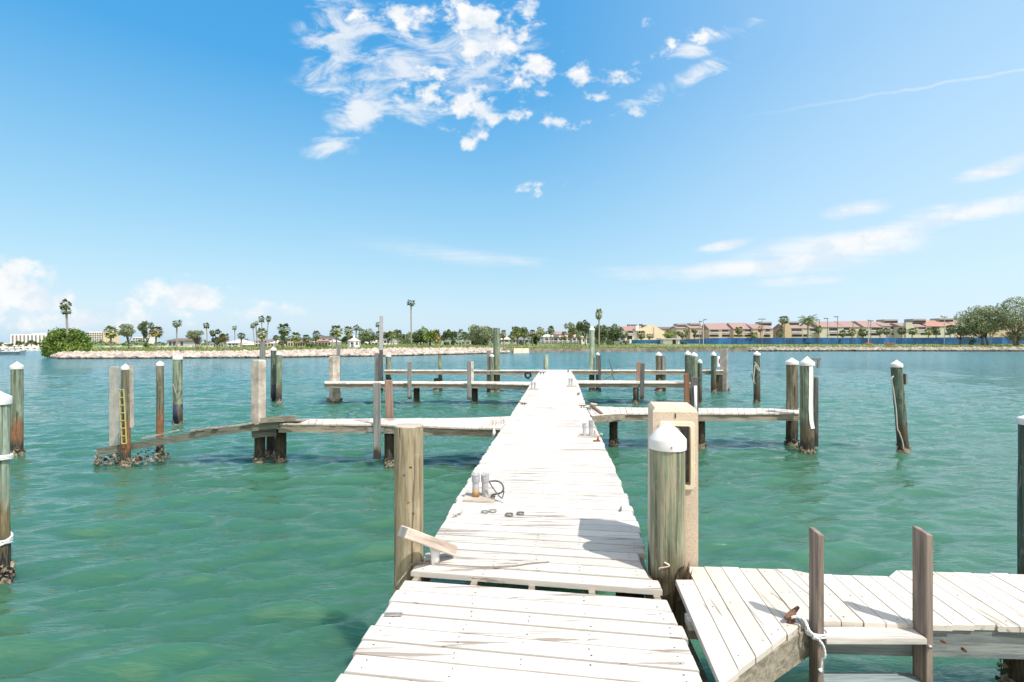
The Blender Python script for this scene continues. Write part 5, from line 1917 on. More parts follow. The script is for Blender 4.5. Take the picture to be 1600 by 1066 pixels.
def crown_obj(kind, part_mat, parent, scale, loc, tilt):
    key = (kind, part_mat)
    if key not in CROWNS:
        sd_ = hash_(kind)
        if kind.startswith('fan'):
            mb = fan_crown(30, 0.75, sd_)
        elif kind.startswith('round'):
            mb = fan_crown(46, 1.15, sd_, 1.2)
        elif kind.startswith('skirt'):
            mb = skirt_mb(sd_)
        else:
            mb = feather_crown(26 if kind.startswith('feather') else 44, sd_, 0.9 if kind.startswith('feather') else 0.7)
        me = bpy.data.meshes.new('palm_' + kind)
        me.from_pydata([tuple(p) for p in mb.v], [], mb.f)
        me.materials.append(M[part_mat])
        CROWNS[key] = me
    o = bpy.data.objects.new('dead_fronds' if kind.startswith('skirt') else 'crown', CROWNS[key])
    COL.objects.link(o)
    o.parent = parent
    o.location = loc
    o.scale = (scale[0], scale[0], scale[1])
    o.rotation_euler = tilt
    return o


def hash_(s):
    return sum(ord(c) * (i + 7) for i, c in enumerate(s))


PG = 'palms along the far shore'


def palm(label, x0, x1, yt, yb, Y, xb=None, kind='round', mat='frond', skirt=True, bark='palm_bark', tr=0.17, wind=0.0, name='fan_palm', base=None):
    """crown box x0..x1, yt..yb; trunk foot at column xb"""
    k = Y / F
    cx = (x0 + x1) / 2
    xb = cx if xb is None else xb
    g = base if base is not None else gz(xb, Y)
    ft_ = Vector(((xb - 800) / F * Y, Y, g))
    root = empty(name, ft_, label, 'palm', PG)
    rx = (x1 - x0) / 2 * k
    rz = (yb - yt) / 2 * k
    hub = W(cx, yt + (yb - yt) * 0.55, Y)
    kk = kind + str(R.randint(0, 2))
    crown_obj(kk, mat, root, (rx * 1.22, rz * 1.3), hub - ft_, (wind * 0.4, wind, R.uniform(0, 6.28)))
    if skirt:
        crown_obj('skirt' + str(R.randint(0, 2)), 'thatch', root, (rx * 0.95, rz * 0.95), hub - ft_ - Vector((0, 0, rz * .1)), (0, 0, R.uniform(0, 6.28)))
    mid = ft_.lerp(hub, 0.5) + Vector((R.uniform(-.12, .12), 0, 0))
    MB().tube(smooth_path([ft_ - Vector((0, 0, .2)), mid, hub], 4), [tr * 1.25] + [tr] * 7 + [tr * 0.9], 8).build('trunk', bark, root, True)
    return root


mb = MB()
for i in range(11000):
    px = R.uniform(560, 1000)
    Y = 300 + R.uniform(-12, 12)
    top = 519 + 4 * math.sin(px * .13) + 3 * math.sin(px * .31 + 1) + 2.5 * math.sin(px * .071 + 2)
    c_ = W(px, R.uniform(top, 538), Y)
    leafquad(mb, c_, R.uniform(.35, .8), .7)
for i in range(6000):
    px = R.choice((R.uniform(140, 640), R.uniform(420, 650)))
    Y = 230 + R.uniform(-8, 8)
    top = (528 if px > 420 else 534) + 2.5 * math.sin(px * .11) + 2 * math.sin(px * .27 + 1)
    c_ = W(px, R.uniform(top, 541), Y)
    leafquad(mb, c_, R.uniform(.3, .6), .7)
tag(mb.build('treeline', 'oak'), 'dark line of distant trees behind the houses', kind='stuff')

# bush and tall palm on the tip
def mangrove_():
    Y = 86
    root = empty('mangrove_bush', W(104, 553, Y), 'big bright green mangrove bush on the tip of the rocky shore', 'bush')
    k = Y / F
    mb = MB()
    lob = [(104, 534, 20, 18, 0), (85, 540, 15, 15, -.5), (124, 536, 15, 16, 0), (92, 526, 14, 11, .2), (116, 526, 13, 11, .2), (78, 549, 9, 9, -1), (108, 545, 24, 10, -1.2), (74, 553, 5, 5, -1.2), (133, 543, 7, 9, 0), (100, 522, 9, 7, .3), (90, 552, 12, 6, -1.6)]
    for (px, py, rx, rz, dy) in lob:
        c_ = W(px, py, Y + dy)
        for i in range(int(10.5 * rx * rz)):
            d = Vector((R.gauss(0, 1), R.gauss(0, 1), R.gauss(0, 1))).normalized() * R.uniform(.7, 1.08)
            d *= 1 + .2 * math.sin(5 * d.x + px) * math.sin(6 * d.z + py) + .12 * math.sin(13 * d.x + 2 * px)
            leafquad(mb, (c_.x + d.x * rx * k, c_.y + d.y * min(rx * k, 1.6), max(0.15, c_.z + d.z * rz * k)), R.uniform(.09, .21), .65)
    mb.build('foliage', 'mangrove', root)
    mb = MB()
    for i in range(9):
        px = R.uniform(82, 126)
        a_ = W(px, 555, Y)
        mb.tube([(a_.x, Y, 0.2), W(px + R.uniform(-6, 6), 540, Y), W(px + R.uniform(-10, 10), 530, Y)], [.08, .06, .03], 6)
    mb.build('trunk', 'bark', root)


mangrove_()
palm('tall two tiered windblown palm rising out of the mangrove bush', 95, 110.5, 466, 484, 85, 106, 'fan', 'frond', True, 'palm_bark', .15, -0.3, base=1.2)
b_ = bpy.data.objects
pr = [o for o in b_ if o.get('label', '').startswith('tall two tiered')][0]
hub = W(103, 487, 85)
crown_obj('fan1', 'frond', pr, (0.95, 0.85), hub - pr.location, (0, -.2, 1))

# palms and trees of the peninsula
palm('dark thatched sabal palm leftmost on the lawn beside the spreading oak', 163.7, 183.4, 508, 527, 108, 172.4, 'round', 'frond_o')
tree('spreading oak with a forked V shaped trunk on the peninsula lawn', 180, 215, 503, 530, 106, 'oak_grey', (201.3,), 1500, .17, 15, skew=0.1)
tree('tallest dark oak on the peninsula behind the yellow palm', 214, 240, 500.5, 531, 112, 'oak', (232,), 1300, .17, 12)
palm('golden yellow sabal palm between the peninsula oaks', 234, 255, 508.5, 526, 105, 243.7, 'round', 'frond_y')
palm('tall slender fan palm alone over the tan roofed pavilion', 269.5, 284, 497, 512, 110, 276.6, 'fan', 'frond', True, 'palm_bark', .13, .2)
tree('shaggy green clump of trunks beside the leaning oak', 289, 323, 514.5, 536, 104, 'oak_grey', (306, 310, 314), 1500, .2, 13, 'shaggy_tree', flat=.3)
palm('small windblown fan palm behind the shaggy tree', 317.5, 327.2, 503.5, 513.2, 130, 323.5, 'fan', 'frond', True, 'palm_bark', .12, -.3)
tree('round dark oak with a leaning trunk on the peninsula', 324, 352, 514.5, 540, 106, 'oak', (340,), 1200, .17, 13)
palm('yellow brown sabal palm against the leaning oak', 343.5, 358.5, 520, 533, 102, 352.7, 'round', 'frond_y')
palm('lone thin fan palm over the white hip roofed house', 362.8, 370.3, 507.3, 516.3, 140, 367, 'fan', 'frond', True, 'palm_bark', .12, .1)
palm('short sabal palm in front of the white hip roofed house', 371, 384, 519.5, 529, 103, 376.4, 'round', 'frond')
palm('shortest of four tall fan palms behind the mansion, its crown blown sideways', 391, 399, 504.5, 513, 135, 399, 'fan', 'frond', True, 'palm_bark', .12, -.4)
palm('second of four tall fan palms behind the mansion, half hidden by the highest', 395.5, 404, 500.3, 509.5, 136, 403, 'fan', 'frond', True, 'palm_bark', .12, -.4)
palm('highest of four tall fan palms behind the mansion', 403.5, 413.6, 492, 504, 135, 410, 'fan', 'frond', True, 'palm_bark', .12, -.2)
palm('leaning fan palm with a small round crown at the end of the mansion group', 415.3, 424.2, 493, 502.5, 136, 417, 'round', 'frond', False, 'palm_bark', .12, .1)
palm('full round sabal palm directly above the weathered concrete post', 400.5, 418, 511.8, 529, 98, 409, 'round', 'frond_o')
palm('little round sabal palm beside the mansion', 426.3, 434.8, 523, 531.6, 120, 430.5, 'round', 'frond', False)
palm('largest round sabal palm with a thick trunk before the beige houses', 433.7, 454.3, 504, 524, 101, 443, 'round', 'frond', True, 'palm_bark_d', .2)
palm('dark full sabal palm before the beige houses', 455, 470.5, 516.7, 536, 100, 463.5, 'round', 'frond_o', True, 'palm_bark_d')
palm('small dark sabal palm against the beige house wall', 472, 485, 521.5, 534.5, 118, 478, 'round', 'frond', True, 'palm_bark_d')
palm('neat round sabal palm before the house with the grey upper storey', 488, 500.3, 516, 529, 122, 494, 'round', 'frond', False, 'palm_bark_d')
palm('sabal palm with orange brown fronds standing behind the dark plank post', 515.5, 536, 506, 526, 103, 526, 'round', 'frond_o')
palm('small blue green palm half behind the sabal with orange brown fronds', 514.5, 521, 514.5, 527, 118, 520, 'fan', 'frond', False)
palm('dense sabal palm rising behind the white gazebo', 537, 552.3, 508.3, 524, 128, 544, 'round', 'frond_o')
palm('windblown flat crowned palm above the gazebo roof', 551.5, 562.5, 506.8, 517, 130, 556, 'fan', 'frond', False, 'palm_bark', .15, .4)
palm('thin fan palm half hidden by the tall metal pole', 586.3, 596.5, 502, 512.5, 132, 592, 'fan', 'frond', True, 'palm_bark', .12)
palm('broad sabal palm at the foot of the tall metal pole', 586, 596.5, 516, 530, 126, 590, 'round', 'frond')
palm('yellow green sabal palm before the blue gabled house', 605.5, 618.5, 516, 529, 122, 611, 'round', 'frond_o')
palm('green sabal palm beside the yellow green sabal', 618, 628.5, 514.7, 527, 123, 622, 'round', 'frond')
palm('very tall lone fan palm with a bare trunk standing clear of the trees', 635.6, 649, 466.7, 479, 132, 642.8, 'fan', 'frond', False, 'palm_bark', .16, .15)
palm('bright green date palm at the edge of the oaks', 663, 680, 513, 534, 124, 672, 'bushy', 'lime', False, 'palm_bark_d', .25, name='date_palm')
palm('brown thatched sabal palm next to the bright green date palm', 676, 689, 514, 534, 123, 682, 'round', 'frond_y')
palm('dark sabal palm above the low white building', 720, 731.5, 517.6, 529, 128, 726, 'round', 'frond')
palm('reddish brown sabal palm just past the tall uncapped piling', 782, 791.5, 514, 528, 150, 787, 'round', 'frond_y')
palm('first sabal palm of the grove before the round dark bush', 795, 808, 517, 530, 148, 801, 'round', 'frond_o')
palm('second sabal palm of the grove, olive topped', 804, 815.5, 511, 525, 149, 809.5, 'round', 'frond_o')
palm('third sabal palm of the grove with a thick trunk', 813.5, 826, 512, 527, 147, 819, 'round', 'frond')
palm('fourth sabal palm of the grove, orange brown, touching the round dark bush', 827, 837.5, 514, 526, 150, 832, 'round', 'frond_y')
palm('windblown palm between the round dark bush and the motel', 837.5, 850, 506.5, 526, 149, 844, 'fan', 'frond_o', True, 'palm_bark', .17, .35)
palm('tall neat sabal palm before the motel windows', 855, 867, 508, 522.5, 150, 861, 'round', 'frond')
palm('orange brown sabal palm before the middle of the motel', 884.5, 899.5, 515, 527, 151, 892, 'round', 'frond_y')
palm('olive sabal palm at the end of the motel by the oak', 898, 909, 516, 528, 152, 904, 'round', 'frond_o')
palm('short brown sabal palm against the motel wall', 876, 887, 517, 530, 155, 882, 'round', 'frond_y')
palm('tall thick crowned fan palm beside the tallest capped piling', 929.5, 941.8, 481.5, 498, 150, 935.8, 'round', 'frond_o', True, 'palm_bark', .22)
palm('dense palm before the gabled end wall of the red roofed house', 995, 1009.5, 515.5, 529, 178, 1002, 'round', 'frond')
palm('short palm between the gabled wall and the white shed', 1009, 1022, 519, 530, 178, 1015, 'fan', 'frond', False)
palm('curved sabal palm before the tan gable wall', 1216, 1233.5, 492.8, 505, 190, 1211, 'round', 'frond_o', True, 'palm_bark_d', .28)
palm('feathery royal palm before the townhouse dormers', 1250.5, 1274, 489.5, 510, 186, 1262, 'feather', 'frond', False, 'palm_bark', .25, name='royal_palm')
palm('small olive palm by the first lamp post of the tennis row', 1273, 1285, 508, 520, 192, 1279, 'round', 'frond_o')
palm('olive palm between two balconies of the mauve roofed townhouses', 1147.5, 1162, 509.8, 521.5, 190, 1155, 'round', 'frond_o')
palm('dry palm by the double headed lamp near the tan gable', 1184, 1193, 508, 520, 188, 1188, 'fan', 'frond_y', False)
for i, (x0, x1, yt, lab) in enumerate(((1311, 1322, 515, 'first low palm behind the blue fence under the long mauve roof'), (1325, 1338, 513, 'brownish palm behind the blue fence by a T shaped lamp'), (1340, 1357, 514, 'low spreading palm behind the blue fence before the sage wall'),
                                       (1369, 1381, 511, 'dark palm beside the tall pale mast'), (1379, 1392, 511.5, 'pale palm under the grey roofed townhouse'), (1401.5, 1417, 511, 'full palm before the wall between two townhouses'),
                                       (1418, 1433, 511.5, 'palm before the ochre gable base'), (1445, 1457, 512, 'palm below the red roofed townhouse'), (1456, 1469, 509, 'palm beside the pale lamp post near the red roof'), (1478, 1492, 507, 'palm at the edge of the great oak'))):
    palm(lab, x0, x1, yt, yt + 11, 192, None, 'round', 'frond_o' if i % 3 == 1 else 'frond', i % 2 == 0)
palm('dark palm low between the tan gable and the dormers', 1212, 1225, 513, 526, 194, 1218, 'round', 'frond')
palm('low palm before the townhouse with open garage', 1172, 1185, 518, 529, 192, 1178, 'round', 'frond_o', False)

# broadleaf masses
tree('low dark tree clump beside the little round sabal palm', 431, 452, 524, 540, 128, 'oak', (440,), 800, .2, 9)
tree('dark bushy tree behind the gazebo side', 532, 556, 521, 539, 132, 'oak', (545,), 900, .2, 10)
tree('dark tree row right behind the gazebo roof', 553, 592, 520, 537, 138, 'oak', (562, 580), 1500, .22, 14)
tree('dark tree peeping over the blue gabled house', 597, 616, 516.5, 535, 142, 'oak', (606,), 800, .22, 9)
tree('pale leaved small tree beside the very tall lone palm', 624, 642, 519, 538, 140, 'oak_grey', (633,), 700, .2, 9)
tree('large dark oak right behind the very tall lone palm', 641, 674, 512.5, 539, 134, 'oak', (650, 657), 2600, .22, 22, low=True)
tree('blue green tree behind the end of the low white building', 686, 701, 516, 533, 150, 'oak', (694,), 600, .22, 8)
tree('pointed conical tree above the low white building', 697, 717, 512.5, 533, 150, 'oak', (707,), 900, .22, 11, 'conical_tree')
tree('broad pale green oak with two trunks beside the tall uncapped piling', 725, 781, 504, 538, 146, 'oak_grey', (748.5, 762), 4200, .24, 32, low=True)
tree('oak canopy behind the palm grove', 791, 827, 508.5, 528, 168, 'oak', (808,), 1500, .26, 14)
tree('round dark bushy tree between the grove and the motel', 830, 846, 522, 540, 152, 'bush', (838,), 900, .2, 9, 'bushy_tree')
tree('feathery grey tree crown over the motel roof', 880, 903, 502, 524, 168, 'oak_grey', (893,), 1000, .25, 11)
tree('tallest dark oak with a bare leaning trunk at the motel end', 897, 929, 496.5, 526, 158, 'oak', (914.7,), 1800, .24, 15)
tree('dense dark oak behind the tallest capped piling', 925, 952, 505.5, 536, 164, 'oak', (940,), 2400, .25, 22, low=True)
tree('second dense oak beside the red roofed house', 945, 974, 506.5, 535, 168, 'oak', (958,), 2400, .25, 22, low=True)
tree('small rounded tree before the red roofed house', 968, 982, 514, 535, 172, 'oak_grey', (975,), 700, .22, 8)
tree('leafy green tree behind the white shed', 1032, 1056, 514, 531, 186, 'lime', (1044,), 900, .26, 11)
tree('grey green tree before the two brown dormers', 1055, 1078, 512, 527, 190, 'oak_grey', (1066,), 800, .26, 10)
tree('small olive tree beside the pair of lamp posts', 1077, 1093, 513, 529, 190, 'oak_grey', (1085,), 700, .25, 9)
tree('great grey green oak hiding the last townhouses', 1490, 1572, 477, 531, 172, 'oak_grey', (1536, 1544), 8200, .27, 52, skew=.2, low=True)
tree('tallest open crowned oak cut off by the frame edge', 1550, 1632, 464, 522, 166, 'oak_grey', (1585,), 5200, .25, 40, open_=.5)
tree('low green tree filling in beneath the great oak', 1484, 1520, 506, 527, 178, 'oak', (1500,), 1300, .25, 12)
tree('leafy tree under the tallest open crowned oak', 1558, 1625, 498, 533, 172, 'oak_grey', (1590,), 3000, .26, 24, low=True)
for lab, x0, x1, yt, Y in (('dark shrubs in front of the low white building', 693, 705, 534, 134), ('rounded shrub at the corner of the low white building', 704, 714, 531, 136), ('dark hedge shrub under the broad pale oak', 735, 750, 533, 148),
                           ('second dark shrub under the broad pale oak', 752, 764, 532, 148), ('dark undergrowth shrub at the palm grove foot', 808, 824, 533, 156), ('shrub under the oak beside the tallest capped piling', 928, 946, 530, 160),
                           ('shrub by the dark parked car', 944, 957, 531, 162), ('palmetto shrub at the end of the blue fence', 972, 984, 530, 170), ('green hedge shrub along the lawn by the house with the grey upper storey', 487, 515, 537.5, 118),
                           ('low dark shrub at the little mansion gate', 478, 489, 536, 116), ('bushy shrub at the foot of the great oak', 1508, 1530, 528, 178), ('low shrub beside the white shed door', 1062, 1074, 533, 176),
                           ('dark shrub on the peninsula under the tallest dark oak', 224, 232, 536, 125)):
    shrub(lab, x0, x1, yt, Y, 'bush')


# ------------------------------------------------------------------ buildings
def bx(mb, px0, px1, py0, py1, Y, dep):
    a, b = W(px0, py1, Y), W(px1, py0, Y)
    return mb.box(a.x, b.x, Y, Y + dep, a.z, b.z)


def wins(root, lst, Y, mat='glass', name='window', dep=0.12, prot=0.05):
    for (x0, x1, y0, y1) in lst:
        bx(MB(), x0, x1, y0, y1, Y - prot, dep).build(name, mat, root)


def hip(mb, px0, px1, ye, yr, Y, dep, over=0.4, ridge=0.5):
    a, b = W(px0, ye, Y), W(px1, yr, Y)
    x0, x1, y0, y1 = a.x - over, b.x + over, Y - over, Y + dep + over
    w = (x1 - x0) * ridge / 2
    m = (x0 + x1) / 2
    rm = Y + dep / 2
    mb.add([(x0, y0, a.z), (x1, y0, a.z), (x1, y1, a.z), (x0, y1, a.z), (m - w, rm, b.z), (m + w, rm, b.z)],
           [(0, 1, 5, 4), (1, 2, 5), (2, 3, 4, 5), (3, 0, 4), (3, 2, 1, 0)])
    return mb


def house(label, x0, x1, ye, yr, Y, wall, roof, windows, dep=8, name='house', cat='house', ridge=.5, over=.4, group=None, door=None):
    g = gz((x0 + x1) / 2, Y)
    a, b = W(x0, ye, Y), W(x1, ye, Y)
    root = empty(name, ((a.x + b.x) / 2, Y, g), label, cat, group)
    MB().box(a.x, b.x, Y, Y + dep, g - .3, a.z).build('wall', wall, root)
    hip(MB(), x0, x1, ye, yr, Y, dep, over, ridge).build('roof', roof, root)
    wins(root, windows, Y)
    if door:
        wins(root, [door], Y, 'dark', 'door')
    return root


# towers across the channel
def tower(label, x0, x1, yt, yb, Y, wall, cols, dark, name='condo_tower', dep=14, rows=0):
    a, b = W(x0, yb, Y), W(x1, yt, Y)
    root = empty(name, ((a.x + b.x) / 2, Y, 0.7), label, 'apartment block', 'apartment towers across the channel')
    MB().box(a.x, b.x, Y, Y + dep, 0.0, b.z).build('wall', wall, root)
    for (c0, c1) in cols:
        bx(MB(), c0, c1, yt + 1.6, yb, Y - 0.3, 0.6).build('window_strip', dark, root)
    for i in range(rows):
        yy_ = yt + 1 + (yb - yt) * i / rows
        bx(MB(), x0, x1, yy_, yy_ + .35, Y - .55, .5).build('balcony_slab', wall, root)
    return root


w0 = [(16.8 + 6.05 * i + 1.4, 16.8 + 6.05 * i + 4.1) for i in range(11)]
tower('long white condominium with dark window bays behind the marina', 16.5, 83, 522.4, 538.5, 640, 'offwhite', w0, 'roof_gray')
mbp = empty('penthouse_block', W(62, 522, 641), 'small rooftop block above the long white condominium', 'rooftop block')
bx(MB(), 50, 53, 520.6, 522.3, 641, 6).build('wall', 'offwhite', mbp)
bx(MB(), 62, 66, 520.3, 522.3, 641, 6).build('wall', 'offwhite', mbp)
tower('grey striped condominium tower beside the mangrove bush', 136.5, 160, 518.6, 539, 560, 'offwhite', [(137.3 + 3.6 * i, 138.9 + 3.6 * i) for i in range(7)], 'roof_gray', rows=6)
tower('blank cream tower wall joined to the grey striped condominium', 160.2, 172, 518, 539, 560, 'beige', [(166, 167)], 'tan')
tower('pale distant apartment block behind the tallest peninsula oak', 207, 233, 527, 539, 600, 'offwhite', [(208 + 4 * i, 210 + 4 * i) for i in range(6)], 'roof_gray', rows=3)

# trees and boats of the marina
for i, (x0, x1, yt) in enumerate(((-6, 9, 534.5), (9, 22, 537), (24, 34, 531.5), (33, 44, 534), (44, 54, 531.5), (52, 64, 533), (62, 76, 535))):
    tree(('dark tree at the marina cut off by the frame edge', 'low dark tree line end beside the marina cut-off tree', 'dark tree before the first bays of the long condominium', 'low tree before the third bay of the long condominium', 'rounded tree before the middle of the long condominium', 'wide tree before the far bays of the long condominium', 'tree by the marina next to the mangrove bush')[i],
         x0, x1, yt, 541.5, 220 + 6 * i, 'oak', (None,), 420, .35, 7, 'marina_tree', base=.7, group='trees behind the marina')
MGp = 'boats moored in the marina'


def cruiser(label, x0, x1, yt, Y, hull='white', sails=False, group=MGp, wl=0.0, top=None, name='moored_boat'):
    a, b = W(x0, 545, Y), W(x1, 545, Y)
    L = b.x - a.x
    m = (a.x + b.x) / 2
    root = empty(name, (m, Y, wl), label, 'boat', group)
    bw = min(1.3, L * .16)
    mb = MB()
    prof = [(0, .82, .55), (.45, 1, .58), (.8, .75, .68), (1, .03, .85)]
    for t, w, s in prof:
        x_ = a.x + L * t
        zs_ = L * .17 * s + wl
        mb.v += [(x_, Y - bw * w, zs_), (x_, Y + bw * w, zs_), (x_ - .06 * L * t, Y + bw * w * .6, wl - .25), (x_ - .06 * L * t, Y - bw * w * .6, wl - .25)]
    for i in range(3):
        for j in range(4):
            j2 = (j + 1) % 4
            mb.f.append((i * 4 + j, i * 4 + 4 + j, i * 4 + 4 + j2, i * 4 + j2))
    mb.f += [(0, 1, 2, 3), (15, 14, 13, 12)]
    mb.build('hull', hull, root)
    zt = W(0, yt, Y).z
    z0_ = L * .09 + wl
    mb = MB()
    mb.hexa([(a.x + L * .2, Y - bw * .7, z0_), (a.x + L * .78, Y - bw * .5, z0_), (a.x + L * .78, Y + bw * .5, z0_), (a.x + L * .2, Y + bw * .7, z0_)],
            [(a.x + L * .24, Y - bw * .6, z0_ + (zt - z0_) * .6), (a.x + L * .62, Y - bw * .45, z0_ + (zt - z0_) * .6), (a.x + L * .62, Y + bw * .45, z0_ + (zt - z0_) * .6), (a.x + L * .24, Y + bw * .6, z0_ + (zt - z0_) * .6)])
    mb.build('cabin', 'white', root)
    mb = MB().box(a.x + L * .26, a.x + L * .58, Y - bw * .68, Y - bw * .5, z0_ + (zt - z0_) * .25, z0_ + (zt - z0_) * .48)
    mb.build('window', 'glass', root)
    mb = MB().box(a.x + L * .26, a.x + L * .56, Y - bw * .5, Y + bw * .5, zt - .15, zt)
    for tx_ in (.28, .54):
        mb.box(a.x + L * tx_ - .05, a.x + L * tx_ + .05, Y - .05, Y + .05, z0_ + (zt - z0_) * .59, zt - .16)
    mb.build('flybridge', 'offwhite', root)
    return root


for x0, x1, yt, Y, lab in ((-4, 8, 541.5, 158, 'white cruiser moored at the frame edge of the marina'), (7, 17, 540.8, 160, 'white cruiser moored beside the frame edge one'), (17.5, 29, 541.5, 159, 'cruiser moored behind the grey open boat'), (29, 40, 540.5, 160, 'white cruiser moored after the grey open boat'),
                           (39, 52, 541.2, 158, 'longer white cruiser near the middle of the marina'), (51, 62, 540.6, 160, 'white cruiser moored third from the mangrove bush'), (61, 71, 541, 159, 'white cruiser moored just short of the mangrove bush'), (68, 79, 540.5, 161, 'white cruiser half hidden by the mangrove bush')):
    cruiser(lab, x0, x1, yt, Y)
for x0, x1, yt, Y, lab in ((160, 172, 540.8, 150, 'white boat ashore behind the dark sabal palm'), (175, 190, 540.3, 152, 'long white boat ashore under the spreading oak'), (207, 222, 540.2, 151, 'white boat ashore between the two oak trunks'), (247, 262, 540.5, 150, 'white boat ashore past the golden palm'),
                           (283, 300, 541, 148, 'white boat ashore beside the tan roofed pavilion'), (318, 334, 540.4, 150, 'white boat ashore between the shaggy tree and leaning oak')):
    cruiser(lab, x0, x1, yt, Y, group='boats laid up behind the peninsula lawn', wl=1.3)

# open boat under way
def skiff():
    Y = 108
    a, b = W(4.5, 554, Y), W(41.5, 554, Y)
    L = b.x - a.x
    m = (a.x + b.x) / 2
    root = empty('motor_boat', (m, Y, 0), 'grey open motor boat with a dark top crossing before the marina', 'boat')
    mb = MB()
    for t, w, s in ((0, 1.0, .62), (.4, 1.1, .62), (.75, .9, .72), (.92, .45, .86), (1, .03, .95)):
        x_ = b.x - L * (1 - t) if False else a.x + L * t
        mb.v += [(x_, Y - w, s), (x_, Y + w, s), (x_ - .3 * t, Y + w * .7, -.2), (x_ - .3 * t, Y - w * .7, -.2)]
    for i in range(4):
        for j in range(4):
            j2 = (j + 1) % 4
            mb.f.append((i * 4 + j, i * 4 + 4 + j, i * 4 + 4 + j2, i * 4 + j2))
    mb.f += [(0, 1, 2, 3), (19, 18, 17, 16)]
    mb.build('hull', 'hull', root)
    MB().box(a.x + .5, a.x + L * .85, Y - .95, Y + .95, .621, .70).build('deck', 'white', root)
    MB().box(m - .5, m + .4, Y - .4, Y + .4, .7, 1.35).build('console', 'white', root)
    mb = MB().box(m - 1.0, m + .8, Y - .8, Y + .8, 1.72, 1.8)
    for sx in (-.8, .6):
        for sy in (-.6, .6):
            mb.tube([(m + sx, Y + sy, .7), (m + sx * .9, Y + sy, 1.72)], .035, 6)
    mb.build('t_top', 'navy', root)
    mb = MB().box(a.x - .45, a.x - .02, Y - .25, Y + .25, .2, 1.05)
    mb.build('outboard_motor', 'grayp', root)
    for k_, sx in enumerate((-.9, 1.0)):
        MB().box(m + sx - .3, m + sx + .3, Y - .35, Y + .35, .7, 1.1).build('seat', 'offwhite', root)


skiff()

# houses of the peninsula
house('tan flat roofed pavilion behind the tall slender palm', 261, 288, 532.5, 528.6, 150, 'balcony', 'roof_brown', [(264, 268, 534, 540), (270, 274, 534, 540), (282, 286, 534, 540)], 8, 'pavilion', 'pavilion', .8)
house('white hip roofed house on the peninsula', 355, 374.5, 536, 531.2, 145, 'white', 'white', [(357, 361, 537, 539.5), (363, 366, 537, 539.5), (368, 371, 537, 539.5), (357, 361, 541, 543.5), (364, 371, 541, 543.5)], 8)
house('low beige garage beside the white hip roofed house', 374.8, 387, 539, 536.5, 146, 'beige', 'offwhite', [(380, 383, 540.5, 543)], 7, 'garage', 'garage')
house('pale house roof between the oaks of the peninsula', 326, 352, 537, 532, 152, 'offwhite', 'roof_gray', [(330 + 4 * i, 332 + 4 * i, 538.5, 542) for i in range(5)], 8)
hm = house('pinkish white mansion with balconies under the four tall palms', 398, 417, 532.5, 530, 150, 'pinkw', 'roof_gray', [(400 + 4.4 * i, 402.6 + 4.4 * i, 533.5, 536) for i in range(4)] + [(400 + 4.4 * i, 402.6 + 4.4 * i, 538, 542.5) for i in range(4)], 9, 'mansion')
bx(MB(), 397.5, 417.3, 536.4, 537.2, 149.2, .7).build('balcony', 'white', hm)
house('white wing with a peaked roof beside the mansion', 417.4, 429, 536.5, 532, 151, 'white', 'pinkw', [(419, 421.5, 537.5, 540.5), (424, 426.5, 537.5, 540.5)], 8, ridge=.1)
house('beige three storey house behind the largest sabal palm', 444.5, 462.5, 529, 527, 150, 'beige', 'roof_gray', [(446.5 + 4 * i, 449 + 4 * i, 530.5, 533) for i in range(4)] + [(446.5 + 4 * i, 449 + 4 * i, 535.5, 541) for i in range(4)], 9)
house('brown roofed beige house behind the dark full sabal palm', 463, 480, 535, 532, 146, 'beige', 'roof_brown', [(465 + 4 * i, 468 + 4 * i, 536, 541) for i in range(3)], 8)
hr = house('white house with reddish roofs and a grey upper storey', 490, 517, 534.5, 530, 150, 'white', 'pinkw', [(493 + 5 * i, 496 + 5 * i, 536, 539) for i in range(5)], 9)
bx(MB(), 501, 516, 525, 530.5, 152, 5).build('upper_storey', 'roof_gray', hr)
for i, x_ in enumerate((498, 508)):
    hip(MB(), x_ - 4.5, x_ + 4.5, 533.5, 529.5, 149, 3, .1, .05).build('gable', 'roof_red', hr)
house('blue grey gabled house at the foot of the tall metal pole', 583, 598, 532, 528, 155, 'roof_gray', 'roof_gray', [(586, 590, 533, 537), (592, 596, 533, 537)], 8, ridge=.2)
house('white gabled house with blue windows behind the yellow green sabal', 598.5, 610, 532, 526.5, 152, 'white', 'roof_gray', [(600.5, 603, 532.5, 536), (605, 608, 532.5, 536)], 8, ridge=.1)


def canopy():
    Y = 145
    g = gz(614, Y)
    root = empty('white_pergola', W(614, 540, Y), 'small white flat topped pergola between the sabal palms', 'pergola')
    bx(MB(), 610.5, 618, 532.6, 533.6, Y, 3).build('roof', 'white', root)
    for x_ in (611.3, 617):
        a_ = W(x_, 534, Y)
        MB().box(a_.x - .12, a_.x + .12, Y + .2, Y + .5, g - .2, W(0, 533.65, Y).z).build('post', 'white', root)
        MB().box(a_.x - .12, a_.x + .12, Y + 2.5, Y + 2.8, g - .2, W(0, 533.65, Y).z).build('post', 'white', root)


canopy()


